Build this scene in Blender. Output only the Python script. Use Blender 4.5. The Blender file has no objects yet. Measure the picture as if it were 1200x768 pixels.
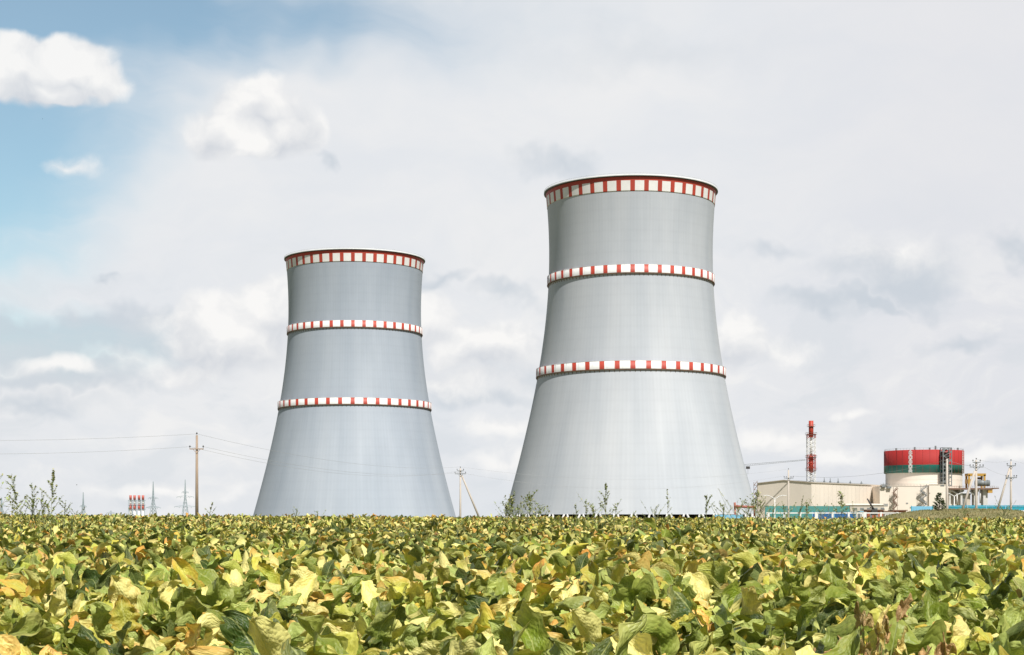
import bpy, math, random
import numpy as np
from mathutils import Vector, Matrix

F = 1850.0; HY = 606.0; EYE = 1.0
C = bpy.context.scene.collection
R = math.radians
random.seed(4)

def W(px, py, D):
    """a world point at distance D in the direction seen in the photograph"""
    return Vector(((px-600)/F*D, D, EYE+(HY-py)/F*D))
def HX(px, D): return (px-600)/F*D
def HZ(py, D): return EYE+(HY-py)/F*D

# ------------------------------------------------------------------ nodes / materials
def new_mat(name):
    m = bpy.data.materials.new(name); m.use_nodes = True
    nt = m.node_tree
    return m, nt, nt.nodes['Principled BSDF']

def N(nt, typ, **kw):
    n = nt.nodes.new(typ)
    for k, v in kw.items():
        if k == 'inp':
            for a, b in v.items(): n.inputs[a].default_value = b
        else: setattr(n, k, v)
    return n

def mat(name, col, rough=0.7, var=0.12, scale=0.5, metal=0.0, bump=0.0, bscale=None, dirt=None, stretch=(1,1,1)):
    m, nt, p = new_mat(name)
    L = nt.links.new
    tc = N(nt, 'ShaderNodeTexCoord')
    mp = N(nt, 'ShaderNodeMapping'); mp.inputs['Scale'].default_value = stretch
    L(tc.outputs['Object'], mp.inputs['Vector'])
    n1 = N(nt, 'ShaderNodeTexNoise', inp={'Scale': scale, 'Detail': 6.0, 'Roughness': 0.6})
    L(mp.outputs[0], n1.inputs['Vector'])
    mx = N(nt, 'ShaderNodeMix', data_type='RGBA')
    mr = N(nt, 'ShaderNodeMapRange', inp={'From Min': 0.3, 'From Max': 0.7})
    L(n1.outputs['Fac'], mr.inputs['Value']); L(mr.outputs[0], mx.inputs[0])
    d = dirt if dirt else tuple(c*(1-2*var) for c in col)
    mx.inputs[6].default_value = (*d, 1) if dirt else (*[c*(1-var) for c in col], 1)
    mx.inputs[7].default_value = (*[min(1, c*(1+var)) for c in col], 1)
    L(mx.outputs[2], p.inputs['Base Color'])
    p.inputs['Roughness'].default_value = rough; p.inputs['Metallic'].default_value = metal
    if bump:
        n2 = N(nt, 'ShaderNodeTexNoise', inp={'Scale': bscale or scale*4, 'Detail': 5.0})
        b = N(nt, 'ShaderNodeBump', inp={'Strength': bump, 'Distance': 0.05})
        L(mp.outputs[0], n2.inputs['Vector']); L(n2.outputs['Fac'], b.inputs['Height']); L(b.outputs[0], p.inputs['Normal'])
    return m

def shell_mat(name, col, tone):
    """painted concrete shell: meridional ribs, lift joints and rain streaks"""
    m, nt, p = new_mat(name); L = nt.links.new
    def M(op, a, b=None, c=None):
        n = N(nt, 'ShaderNodeMath', operation=op)
        for i, v in enumerate((a, b, c)):
            if v is None: continue
            if isinstance(v, (int, float)): n.inputs[i].default_value = v
            else: L(v, n.inputs[i])
        return n.outputs[0]
    tc = N(nt, 'ShaderNodeTexCoord'); sp = N(nt, 'ShaderNodeSeparateXYZ'); L(tc.outputs['Object'], sp.inputs[0])
    ang = M('ARCTAN2', sp.outputs[1], sp.outputs[0])
    cs = M('COSINE', ang); sn = M('SINE', ang)
    def cyl(radius, zs):
        c = N(nt, 'ShaderNodeCombineXYZ'); L(M('MULTIPLY', cs, radius), c.inputs[0]); L(M('MULTIPLY', sn, radius), c.inputs[1]); L(M('MULTIPLY', sp.outputs[2], zs), c.inputs[2]); return c.outputs[0]
    def noise(v, det=4.0, ro=0.6):
        n = N(nt, 'ShaderNodeTexNoise', inp={'Scale': 1.0, 'Detail': det, 'Roughness': ro}); L(v, n.inputs['Vector']); return n.outputs['Fac']
    streak = noise(cyl(22, 0.018), 5, .65)
    fine = noise(cyl(60, 0.05), 3)
    broad = noise(cyl(2.6, 0.010), 2)
    cloudy = noise(cyl(4.0, 0.06), 5)
    ribs = M('SINE', M('MULTIPLY', ang, 168.0))
    lifts = M('POWER', M('ABSOLUTE', M('SINE', M('MULTIPLY', sp.outputs[2], 0.62))), 14.0)
    v = M('ADD', 1.0, M('MULTIPLY', M('SUBTRACT', streak, .5), .13))
    v = M('ADD', v, M('MULTIPLY', M('SUBTRACT', fine, .5), .05))
    v = M('ADD', v, M('MULTIPLY', M('SUBTRACT', broad, .5), .42))
    v = M('ADD', v, M('MULTIPLY', M('SUBTRACT', cloudy, .5), .14))
    v = M('ADD', v, M('MULTIPLY', M('MULTIPLY', ribs, fine), .022))
    v = M('ADD', v, M('MULTIPLY', lifts, -.022))
    v = M('MULTIPLY', v, tone)
    # paint yellows slightly where it has weathered lighter
    mx = N(nt, 'ShaderNodeMix', data_type='RGBA'); L(M('MULTIPLY', M('SUBTRACT', broad, .3), 2.2), mx.inputs[0])
    mx.inputs[6].default_value = (*col, 1); mx.inputs[7].default_value = (col[0]*1.06, col[1]*1.02, col[2]*.98, 1)
    sc = N(nt, 'ShaderNodeVectorMath', operation='SCALE'); L(mx.outputs[2], sc.inputs[0]); L(v, sc.inputs['Scale'])
    L(sc.outputs[0], p.inputs['Base Color']); p.inputs['Roughness'].default_value = .75
    b = N(nt, 'ShaderNodeBump', inp={'Strength': .04, 'Distance': .12}); L(ribs, b.inputs['Height']); L(b.outputs[0], p.inputs['Normal'])
    return m

M_ = {}
M_['red'] = mat('red_paint', (.43, .05, .028), .55, .12, .3, stretch=(1, 1, .3))
M_['white'] = mat('white_paint', (.78, .77, .75), .55, .05, .3)
M_['lip'] = mat('rim_concrete', (.62, .63, .62), .7, .1, .2)
M_['dark'] = mat('dark_steel', (.055, .05, .05), .6, .2, 1)
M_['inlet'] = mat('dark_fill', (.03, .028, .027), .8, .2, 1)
M_['column'] = mat('column_concrete', (.6, .59, .57), .8, .1, .5)
M_['beige'] = mat('beige_cladding', (.80, .715, .62), .7, .06, .06, stretch=(1, 1, .3))
M_['beige2'] = mat('beige_dark_cladding', (.56, .50, .43), .7, .07, .06)  # darker beige for annexe, trim and joints
M_['rr'] = mat('drum_red', (.36, .018, .016), .75, .1, .1, stretch=(1, 1, .2))
M_['seam'] = mat('drum_seam', (.22, .03, .03), .7, .1, .1)
M_['rg'] = mat('drum_green', (.012, .13, .105), .45, .1, .1)
M_['roof'] = mat('roof_grey', (.3, .3, .29), .8, .1, .1)
M_['steel'] = mat('grey_steel', (.2, .215, .22), .5, .2, .5)
M_['rust'] = mat('brown_steel', (.2, .12, .085), .6, .2, .5)
M_['yellow'] = mat('crane_yellow', (.5, .29, .06), .5, .15, .5)
M_['teal'] = mat('teal_panels', (.085, .29, .28), .5, .12, .1)
M_['cyan'] = mat('cyan_panels', (.02, .36, .48), .5, .2, .15)
M_['blue'] = mat('blue_panels', (.03, .13, .33), .5, .12, .2)
M_['ltblue'] = mat('light_blue_roof', (.22, .52, .72), .5, .1, .2)
M_['conc'] = mat('pole_concrete', (.5, .44, .38), .85, .14, 1.2, bump=.3, stretch=(1, 1, .3))
M_['wood'] = mat('pole_wood', (.36, .27, .2), .85, .25, 2.0, stretch=(4, 4, .4), bump=.4)
M_['brick'] = mat('brick_red', (.42, .12, .06), .8, .15, .3)
M_['rustred'] = mat('faded_red_steel', (.42, .12, .1), .6, .15, .5)
M_['haze'] = mat('hazed_lattice', (.36, .43, .46), .6, .08, .2)  # pale blue-grey puts distance haze into the steel's colour
M_['hazered'] = mat('hazed_red', (.52, .13, .1), .6, .1, .2)  # red paled by distance haze mixed into its colour
M_['wire'] = mat('cable_aluminium', (.42, .43, .45), .5, .05, .2)
M_['insul'] = mat('insulator_glaze', (.04, .035, .03), .3, .2, 5)
M_['bird'] = mat('feathers_dark', (.03, .03, .03), .7, .2, 8)
M_['bark'] = mat('bark_brown', (.12, .09, .06), .9, .25, 12, bump=.5)

# ------------------------------------------------------------------ mesh builder
class MB:
    def __init__(s): s.v = []; s.f = []; s.m = []; s.sm = []
    def quad(s, pts, mi=0):
        b = len(s.v); s.v += [tuple(p) for p in pts]; s.f.append(tuple(range(b, b+len(pts)))); s.m.append(mi); s.sm.append(False)
    def box(s, lo, hi, mi=0, rot=0, piv=(0, 0)):
        x0, y0, z0 = lo; x1, y1, z1 = hi
        P = [(x0,y0,z0),(x1,y0,z0),(x1,y1,z0),(x0,y1,z0),(x0,y0,z1),(x1,y0,z1),(x1,y1,z1),(x0,y1,z1)]
        if rot:
            c, q = math.cos(rot), math.sin(rot)
            P = [(piv[0]+(x-piv[0])*c-(y-piv[1])*q, piv[1]+(x-piv[0])*q+(y-piv[1])*c, z) for x, y, z in P]
        b = len(s.v); s.v += P
        for f in ((0,3,2,1),(4,5,6,7),(0,1,5,4),(1,2,6,5),(2,3,7,6),(3,0,4,7)):
            s.f.append(tuple(b+i for i in f)); s.m.append(mi); s.sm.append(False)
    def bar(s, a, b, r, r2=None, n=6, mi=0, cap=True):
        a = Vector(a); b = Vector(b); r2 = r if r2 is None else r2
        d = (b-a).normalized(); up = Vector((0,0,1)) if abs(d.z) < .95 else Vector((1,0,0))
        u = d.cross(up).normalized(); w = d.cross(u)
        k = len(s.v)
        for c, rr in ((a, r), (b, r2)):
            for i in range(n):
                t = 2*math.pi*(i+.5)/n; s.v.append(tuple(c+u*math.cos(t)*rr+w*math.sin(t)*rr))
        for i in range(n):
            j = (i+1) % n; s.f.append((k+i, k+j, k+n+j, k+n+i)); s.m.append(mi); s.sm.append(n > 5)
        if cap:
            s.f.append(tuple(k+i for i in range(n))[::-1]); s.f.append(tuple(k+n+i for i in range(n))); s.m += [mi, mi]; s.sm += [False, False]
    def path(s, pts, r, n=5, mi=0):
        for a, b in zip(pts[:-1], pts[1:]): s.bar(a, b, r, n=n, mi=mi)
    def lathe(s, prof, n=96, mi=0, a0=0, a1=2*math.pi, mf=None, smooth=True, cx=0, cy=0):
        full = abs(a1-a0-2*math.pi) < 1e-6; m = n if full else n+1; k = len(s.v)
        for r, z in prof:
            for i in range(m):
                t = a0+(a1-a0)*i/n; s.v.append((cx+r*math.cos(t), cy+r*math.sin(t), z))
        for q in range(len(prof)-1):
            for i in range(n):
                j = (i+1) % m
                s.f.append((k+q*m+i, k+q*m+j, k+(q+1)*m+j, k+(q+1)*m+i)); s.m.append(mf(q, i) if mf else mi); s.sm.append(smooth)
    def build(s, name, mats, parent=None, loc=(0,0,0), base=None):
        me = bpy.data.meshes.new(name)
        v = s.v if base is None else [(x-base[0], y-base[1], z-base[2]) for x, y, z in s.v]
        me.from_pydata(v, [], s.f)
        for m in (mats if isinstance(mats, (list, tuple)) else [mats]): me.materials.append(M_[m] if isinstance(m, str) else m)
        me.polygons.foreach_set('material_index', s.m); me.polygons.foreach_set('use_smooth', s.sm); me.update()
        o = bpy.data.objects.new(name, me); C.objects.link(o); o.location = loc if base is None else base
        if parent is not None: o.parent = parent; o.location = loc
        return o

def tag(o, label, cat, group=None, kind=None):
    o['label'] = label; o['category'] = cat
    if group: o['group'] = group
    if kind: o['kind'] = kind
    return o
def empty(name, loc, label, cat, group=None, rz=0):
    o = bpy.data.objects.new(name, None); o.empty_display_size = .1; C.objects.link(o); o.location = loc; o.rotation_euler.z = rz
    return tag(o, label, cat, group)
def sstep(a, b, x):
    t = max(0, min(1, (x-a)/(b-a))); return t*t*(3-2*t)

# ------------------------------------------------------------------ ground
def gz(x, y):
    d = max(0.0, y)
    z = .405*sstep(10, 118, d)
    z += -.0044*max(-60, min(60, x))*sstep(30, 110, d)
    z += .035*math.sin(x*.31+1.3)*math.sin(y*.17)*sstep(4, 30, d)
    z -= 9.6*sstep(150, 420, d)
    return z
def ground():
    def axis(n, near, far): return [math.sinh(t*math.asinh(far/near))*near for t in np.linspace(-1, 1, n)]
    xs = axis(121, 25, 14000); ys = [y+60 for y in axis(161, 40, 14000)]
    v = [(x, y, gz(x, y)) for y in ys for x in xs]; n = len(xs)
    f = [(j*n+i, j*n+i+1, (j+1)*n+i+1, (j+1)*n+i) for j in range(len(ys)-1) for i in range(n-1)]
    me = bpy.data.meshes.new('ground'); me.from_pydata(v, [], f); me.polygons.foreach_set('use_smooth', [True]*len(f))
    m, nt, p = new_mat('soil_and_grassland'); L = nt.links.new
    tc = N(nt, 'ShaderNodeTexCoord'); sp = N(nt, 'ShaderNodeSeparateXYZ'); L(tc.outputs['Object'], sp.inputs[0])
    n1 = N(nt, 'ShaderNodeTexNoise', inp={'Scale': 3.0, 'Detail': 8.0}); L(tc.outputs['Object'], n1.inputs['Vector'])
    n2 = N(nt, 'ShaderNodeTexNoise', inp={'Scale': .05, 'Detail': 8.0}); L(tc.outputs['Object'], n2.inputs['Vector'])
    s = N(nt, 'ShaderNodeMix', data_type='RGBA'); s.inputs[6].default_value = (.045, .032, .018, 1); s.inputs[7].default_value = (.12, .085, .045, 1); L(n1.outputs['Fac'], s.inputs[0])
    g = N(nt, 'ShaderNodeMix', data_type='RGBA'); g.inputs[6].default_value = (.11, .13, .04, 1); g.inputs[7].default_value = (.24, .2, .09, 1); L(n2.outputs['Fac'], g.inputs[0])
    mr = N(nt, 'ShaderNodeMapRange', inp={'From Min': 128.0, 'From Max': 138.0}); L(sp.outputs[1], mr.inputs[0])
    mx = N(nt, 'ShaderNodeMix', data_type='RGBA'); L(mr.outputs[0], mx.inputs[0]); L(s.outputs[2], mx.inputs[6]); L(g.outputs[2], mx.inputs[7])
    L(mx.outputs[2], p.inputs['Base Color']); p.inputs['Roughness'].default_value = .95
    b = N(nt, 'ShaderNodeBump', inp={'Strength': .8, 'Distance': .05}); L(n1.outputs['Fac'], b.inputs['Height']); L(b.outputs[0], p.inputs['Normal'])
    me.materials.append(m)
    o = bpy.data.objects.new('ground', me); C.objects.link(o); o['kind'] = 'structure'
ground()

def mound_z(x, y):
    px = [1015, 1035, 1052, 1075, 1100, 1140, 1172, 1200, 1250, 1330]; dz = [-.6, -.12, .22, .56, .70, .78, .70, .52, .25, -.5]
    h = float(np.interp(600+x/160*F, px, dz))
    return gz(x, 155)-.5+max(-.4, (EYE+h-gz(x, 155)+.5+.03*math.sin(x*2.9)+.025*math.sin(x*5.3+y*.3)))*math.exp(-((y-160)/13)**2)
def mound():
    xs = np.linspace(34, 66, 130); ys = np.linspace(134, 190, 50)
    v = [(x, y, mound_z(x, y)) for y in ys for x in xs]; n = len(xs)
    f = [(j*n+i, j*n+i+1, (j+1)*n+i+1, (j+1)*n+i) for j in range(len(ys)-1) for i in range(n-1)]
    me = bpy.data.meshes.new('grassy_mound'); me.from_pydata(v, [], f); me.polygons.foreach_set('use_smooth', [True]*len(f))
    m = mat('mound_grass', (.25, .205, .10), .95, .3, .8, bump=.8, bscale=5, dirt=(.15, .15, .06)); me.materials.append(m)
    o = bpy.data.objects.new('grassy_mound', me); C.objects.link(o); o['kind'] = 'structure'
    # grass on it: nobody could count it
    rng = np.random.default_rng(5); k = 26000
    x = rng.uniform(35, 65, k); y = rng.uniform(140, 166, k); V = np.zeros((k, 3, 3)); h = rng.uniform(.05, .2, k)
    a = rng.uniform(0, 6.28, k); z = np.array([mound_z(p, q) for p, q in zip(x, y)])
    V[:, 0] = np.stack([x-.05*np.cos(a), y-.05*np.sin(a), z-.03], 1); V[:, 1] = np.stack([x+.05*np.cos(a), y+.05*np.sin(a), z-.03], 1)
    V[:, 2] = np.stack([x+rng.normal(0, .06, k), y, z+h], 1)
    me = bpy.data.meshes.new('mound_grass'); me.from_pydata(V.reshape(-1, 3).tolist(), [], np.arange(k*3).reshape(-1, 3).tolist())
    me.materials.append(mat('grass_blades', (.29, .24, .11), .8, .3, .35, dirt=(.14, .155, .05)))
    tag(bpy.data.objects.new('grass', me), 'short dry olive grass covering the low mound at the right edge of the crop', 'grass', kind='stuff')
    C.objects.link(bpy.data.objects['grass'])
mound()

# ------------------------------------------------------------------ cooling towers
TA, TB, TZ0 = 40.5, 109.0, 129.8
def tr(z): return TA*math.sqrt(1+((z-TZ0)/TB)**2)
def cooling_tower(cx, cy, z0, mshell, label, rz):
    t = empty('cooling_tower', (cx, cy, z0-9.0), label, 'cooling tower', 'hyperbolic cooling towers', rz)
    o9 = 9.0                                                   # local z of the eye-level datum
    mb = MB(); zs = list(np.linspace(1.2, 160.4, 64))
    prof = [(tr(z), z+o9) for z in zs]+[(tr(z)-.6, z+o9) for z in zs[::-1]]+[(tr(1.2), 1.2+o9)]
    mb.lathe(prof, 240); mb.build('shell', mshell, t)
    # rim: flange round the mouth with dark soffit
    mb = MB(); r = tr(160.4)
    prof = [(r-.5, 161.25+o9), (r+1.0, 161.25+o9), (r+1.05, 160.55+o9), (r+.8, 160.35+o9), (r+.12, 160.2+o9), (r-.62, 160.2+o9), (r-.5, 161.5+o9)]
    mb.lathe(prof, 240, mf=lambda q, i: 0 if q < 2 else 1)
    rim = mb.build('rim', ['lip', 'dark'], t)
    mb = MB()
    for i in range(60):
        a = 2*math.pi*i/60; mb.bar((math.cos(a)*(r+.92), math.sin(a)*(r+.92), 161.5+o9), (math.cos(a)*(r+.92), math.sin(a)*(r+.92), 161.8+o9), .05, n=4)
    mb.lathe([(r+.88, 161.76+o9), (r+.97, 161.76+o9), (r+.97, 161.85+o9), (r+.88, 161.85+o9), (r+.88, 161.76+o9)], 240)
    mb.build('handrail', 'lip', rim)
    # painted band under the rim: red collar, then white squares between red bars
    n = 40; sub = 12
    def stripe(i): return 1 if (i % sub) < 4 else 0
    mb = MB()
    zz = [153.6, 154.0, 158.5, 160.19]
    mb.lathe([(tr(zz[0])+.0, zz[0]+o9), (tr(zz[0])+.14, zz[0]+o9), (tr(zz[1])+.14, zz[1]+o9), (tr(zz[2])+.14, zz[2]+o9), (tr(zz[3])+.14, zz[3]+o9)], n*sub,
             mf=lambda q, i: 1 if q == 3 else stripe(i))
    mb.build('warning_band', ['white', 'red'], t)
    for z1, z2 in ((114.6, 119.2), (68.7, 73.3)):
        r = tr(z1)+.55; r2 = tr(z2)
        mb = MB()
        #  panels stand on a walkway bracketed off the shell
        mb.lathe([(r, z1+.75+o9), (r, z2+o9), (r-.12, z2+o9), (r-.12, z1+.75+o9)], n*sub, mf=lambda q, i: stripe(i))
        for i in range(n*2):                                   # seams between panels
            a = 2*math.pi*i/(n*2)+.004; mb.bar((math.cos(a)*(r+.03), math.sin(a)*(r+.03), z1+.75+o9), (math.cos(a)*(r+.03), math.sin(a)*(r+.03), z2+o9), .045, n=4, mi=2)
        mb.lathe([(r+.05, z2-.14+o9), (r+.05, z2+.02+o9)], n*sub, mi=2)
        ring = mb.build('warning_ring', ['white', 'red', 'lip'], t)
        mb = MB(); mb.lathe([(tr(z1)-.2, z1+.6+o9), (r+.14, z1+.6+o9), (r+.14, z1+.3+o9), (tr(z1)-.2, z1+.3+o9)], 240, smooth=False)
        for i in range(120):
            a = 2*math.pi*i/120; c, s = math.cos(a), math.sin(a); rr = tr(z1-.9)
            mb.bar((c*(rr-.1), s*(rr-.1), z1-.9+o9), (c*(r), s*(r), z1+.3+o9), .12, n=4)
        mb.build('walkway', 'rust', ring)
    # raking legs round the air inlet
    nl = 48; rb = tr(1.2)-.3; rg = rb+3.6
    for i in range(nl):
        mb = MB(); a = 2*math.pi*(i+.5)/nl; d = math.pi/nl*.8
        for s in (-1, 1):
            mb.bar((rg*math.cos(a), rg*math.sin(a), .3), (rb*math.cos(a+s*d), rb*math.sin(a+s*d), 1.25+o9), .5, .48, n=8)
        mb.build('leg', 'column', t)
    mb = MB(); mb.lathe([(rg+2, -1.5), (rg+2, .6), (rg+1.6, .6), (rg+1.6, -1.5)], 120); mb.build('basin_wall', 'column', t)
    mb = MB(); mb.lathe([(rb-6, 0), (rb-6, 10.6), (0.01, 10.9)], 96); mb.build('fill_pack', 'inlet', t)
    return t
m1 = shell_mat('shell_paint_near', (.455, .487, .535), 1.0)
m2 = shell_mat('shell_paint_far_shade', (.37, .42, .49), .98)  # darker base colour stands in for cloud shadow on the far tower
cooling_tower(HX(739, 785), 785, EYE, m1, 'taller looking nearer grey cooling tower with red and white banded rings, right of centre', R(-90+4.5))
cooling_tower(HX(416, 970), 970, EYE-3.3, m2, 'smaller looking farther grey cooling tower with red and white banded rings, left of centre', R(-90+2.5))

# ------------------------------------------------------------------ reactor building
DR = 1022.0; RX = HX(1082.5, DR); RR = 25.1
gp = EYE-10.0
def reactor():
    t = empty('reactor_building', (RX, DR, gp), 'round beige reactor building with a red and green painted upper drum', 'reactor building')
    zz = lambda py, D=997: HZ(py, D)-gp
    mb = MB(); mb.lathe([(24.1, 0), (24.1, zz(552.5))], 160)
    for k in range(3): mb.lathe([(24.16, zz(570)+k*4.2), (24.2, zz(570)+k*4.2+.12), (24.16, zz(570)+k*4.2+.24)], 160)
    mb.build('containment_wall', 'beige', t)
    z0, z1, z2 = zz(553.8), zz(544.6), zz(527)
    mb = MB(); mb.lathe([(24.0, z0), (RR, z0), (RR, z1), (RR, z2), (RR-.8, z2), (RR-.8, z2-.5)], 160, mf=lambda q, i: 1 if q < 2 else 0)
    mb.lathe([(RR-.8, z2-.4), (14, z2+.3), (.01, z2+.8)], 160, mi=2)
    for k in range(36):
        a = 2*math.pi*(k+.4)/36; c, q = math.cos(a)*(RR+.02), math.sin(a)*(RR+.02)
        mb.bar((c, q, z0), (c, q, z1-.05), .06, n=4, mi=3); mb.bar((c, q, z1+.05), (c, q, z2), .07, n=4, mi=3)
    drum = mb.build('painted_drum', ['rr', 'rg', 'roof', 'seam'], t)
    mb = MB()
    for i in range(72):
        a = 2*math.pi*i/72; c, s = math.cos(a), math.sin(a); mb.bar((c*(RR-.4), s*(RR-.4), z2), (c*(RR-.4), s*(RR-.4), z2+1.1), .06, n=4)
    mb.lathe([(RR-.45, z2+1.05), (RR-.35, z2+1.12)], 160)
    for a, h in ((-150, 1.8), (-118, 2.2), (-96, 1.6), (-87, 3.0), (-60, 1.5), (-43, 1.9)):
        c, s = math.cos(R(a)), math.sin(R(a)); mb.box((c*(RR-1.2)-.45, s*(RR-1.2)-.45, z2), (c*(RR-1.2)+.45, s*(RR-1.2)+.45, z2+h*.8))
    mb.build('roof_rail', 'steel', drum)
    # woven folk ornament, white with the drum showing through
    pat = ['11011', '10101', '01110', '10101', '11011', '01110', '00100', '01110', '11111', '10101', '11011', '10001', '11011', '10101', '11111', '01110', '00100', '01110']
    for ad in (-33.6, 60.3, 150, -120):
        mb = MB(); a0 = R(-90+ad); rows = 44; h = (z2-z0-.3)/rows; dw = 2.45/RR/5
        for k in range(rows):
            row = pat[k % len(pat)]
            for j, chh in enumerate(row):
                if chh == '0': continue
                b0 = a0+(j-2.5)*dw; b1 = b0+dw; r = RR+.06; za = z0+.15+k*h; zb = za+h
                mb.quad([(r*math.cos(b0), r*math.sin(b0), za), (r*math.cos(b1), r*math.sin(b1), za), (r*math.cos(b1), r*math.sin(b1), zb), (r*math.cos(b0), r*math.sin(b0), zb)])
        mb.build('ornament', 'white', drum)
    # lift and stair tower on the front
    mb = MB(); a = R(-90+15.5); c, s = math.cos(a), math.sin(a)
    ex = Vector((-s, c, 0)); er = Vector((c, s, 0))
    zb, zt = zz(569.5), zz(525)
    P = [er*(RR+.4+q)+ex*w for q in (0, 3.2) for w in (-3.0, 3.0)]
    for p in P: mb.bar(p+Vector((0, 0, zb)), p+Vector((0, 0, zt)), .36, n=4)
    lv = 9
    for k in range(lv+1):
        z = zb+(zt-zb)*k/lv
        for i, j in ((0, 1), (2, 3), (0, 2), (1, 3)): mb.bar(P[i]+Vector((0, 0, z)), P[j]+Vector((0, 0, z)), .2, n=4)
        if k < lv:
            z_ = z+(zt-zb)/lv; i, j = (2, 3) if k % 2 else (3, 2)
            mb.bar(P[i]+Vector((0, 0, z)), P[j]+Vector((0, 0, z_)), .22, n=4); mb.bar(P[0]+Vector((0, 0, z)), P[1]+Vector((0, 0, z_)), .3, n=4)
            mb.quad([P[0]+Vector((0, 0, z+.1)), P[1]+Vector((0, 0, z+.1)), P[3]+Vector((0, 0, z+.1)), P[2]+Vector((0, 0, z+.1))])
            if k % 3 != 0:
                q = er*(RR+.9); mb.quad([q-ex*2.4+Vector((0, 0, z)), q+ex*(-.2)+Vector((0, 0, z)), q+ex*(-.2)+Vector((0, 0, z_-.6)), q-ex*2.4+Vector((0, 0, z_-.6))])
    mb.build('stair_tower', 'steel', t)
reactor()

def zigzag(mb, px, D, y0, y1, wpx, flights, r=.28):
    xa, xb = HX(px-wpx/2, D), HX(px+wpx/2, D); za, zb = HZ(y1, D), HZ(y0, D)
    for k in range(flights):
        z0 = za+(zb-za)*k/flights; z1 = za+(zb-za)*(k+1)/flights
        a, b = (xa, xb) if k % 2 == 0 else (xb, xa)
        for dy in (0, 1.1):
            mb.bar((a, D-dy, z0), (b, D-dy, z1), r, n=4)
            mb.bar((a, D-dy, z0+1.1), (b, D-dy, z1+1.1), .09, n=4)
        mb.box((b-.8, D-1.2, z1-.15), (b+.8, D+.05, z1+.1))
        for q in (.25, .5, .75): mb.bar((a+(b-a)*q, D-1.1, z0+(z1-z0)*q), (a+(b-a)*q, D-1.1, z0+(z1-z0)*q+1.1), .06, n=4)
    for x in (xa, xb): mb.bar((x, D-1.2, za-1), (x, D-1.2, zb+1.2), .14, n=4)

def auxiliary():
    D = 985; x0, x1, x2 = HX(1031, D), HX(1088, D), HX(1110, D); zt = HZ(570.2, D)
    t = empty('auxiliary_building', ((x0+x2)/2, D, gp), 'flat roofed beige block wrapped round the foot of the reactor drum', 'building')
    L = Vector(((x0+x2)/2, D, gp))
    def B(mb, name, m, par=t): return mb.build(name, m, par, loc=(0, 0, 0))
    def rel(mb): mb.v = [(x-L.x, y-L.y, z-L.z) for x, y, z in mb.v]; return mb
    mb = MB(); mb.box((x0, D, gp-1), (x1, D+40, zt)); mb.box((x1+.003, D-1.5, gp-1), (x2, D+42, zt+.9)); wall = B(rel(mb), 'wall', 'beige')
    mb = MB(); mb.box((x0-.1, D-.15, zt), (x1, D+.2, zt+.4)); mb.box((x1, D-1.7, zt+.9), (x2+.2, D-1.3, zt+1.4)); B(rel(mb), 'parapet', 'beige2', wall)
    mb = MB()
    for p in np.linspace(1034, 1108, 44): mb.bar((HX(p, D), D-.1, zt+.3), (HX(p, D), D-.1, zt+1.5), .07, n=4)
    mb.bar((x0, D-.1, zt+1.5), (x1, D-.1, zt+1.5), .08, n=4); mb.bar((x1, D-1.7, zt+2.3), (x2, D-1.7, zt+2.3), .08, n=4); B(rel(mb), 'roof_rail', 'steel')
    for px, w, ya, yb, n in ((1048.7, 4.6, 573, 597, 5), (1082, 7.0, 570.5, 596, 5)):
        mb = MB(); zigzag(mb, px, D-2.2, ya, yb, w, n); B(rel(mb), 'outside_stairs', 'rust' if px < 1060 else 'steel')
    for px, py in ((1035.5, 570), (1042, 571.5), (1104, 569)):
        mb = MB(); a = W(px, py, D-1); mb.box((a.x-1.2, a.y-.6, a.z-.6), (a.x+1.2, a.y+.6, a.z+.7)); mb.bar(a, a+Vector((0, 0, 2.2)), .1, n=4); B(rel(mb), 'roof_vent', 'steel')
    mb = MB()   # curved duct loop at the wall head
    c = W(1035.8, 570, D-.8)
    for k in range(14):
        a0, a1 = math.pi*k/7, math.pi*(k+1)/7
        mb.bar(c+Vector((2.6*math.cos(a0), 0, 1.2*math.sin(a0))), c+Vector((2.6*math.cos(a1), 0, 1.2*math.sin(a1))), .2, n=5)
    B(rel(mb), 'duct', 'roof')
    for px, py, w, h in ((1038, 592, 5, 3), (1063, 590, 2.6, 1.6), (1068, 595, 3.4, 1.8), (1089.5, 578, 1.2, 1)):
        mb = MB(); a = W(px, py, D-.12 if px < 1088 else D-1.62); s = D/F
        mb.box((a.x-w/2*s, a.y, a.z-h/2*s), (a.x+w/2*s, a.y+.1, a.z+h/2*s)); B(rel(mb), 'door', 'roof')
auxiliary()

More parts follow.
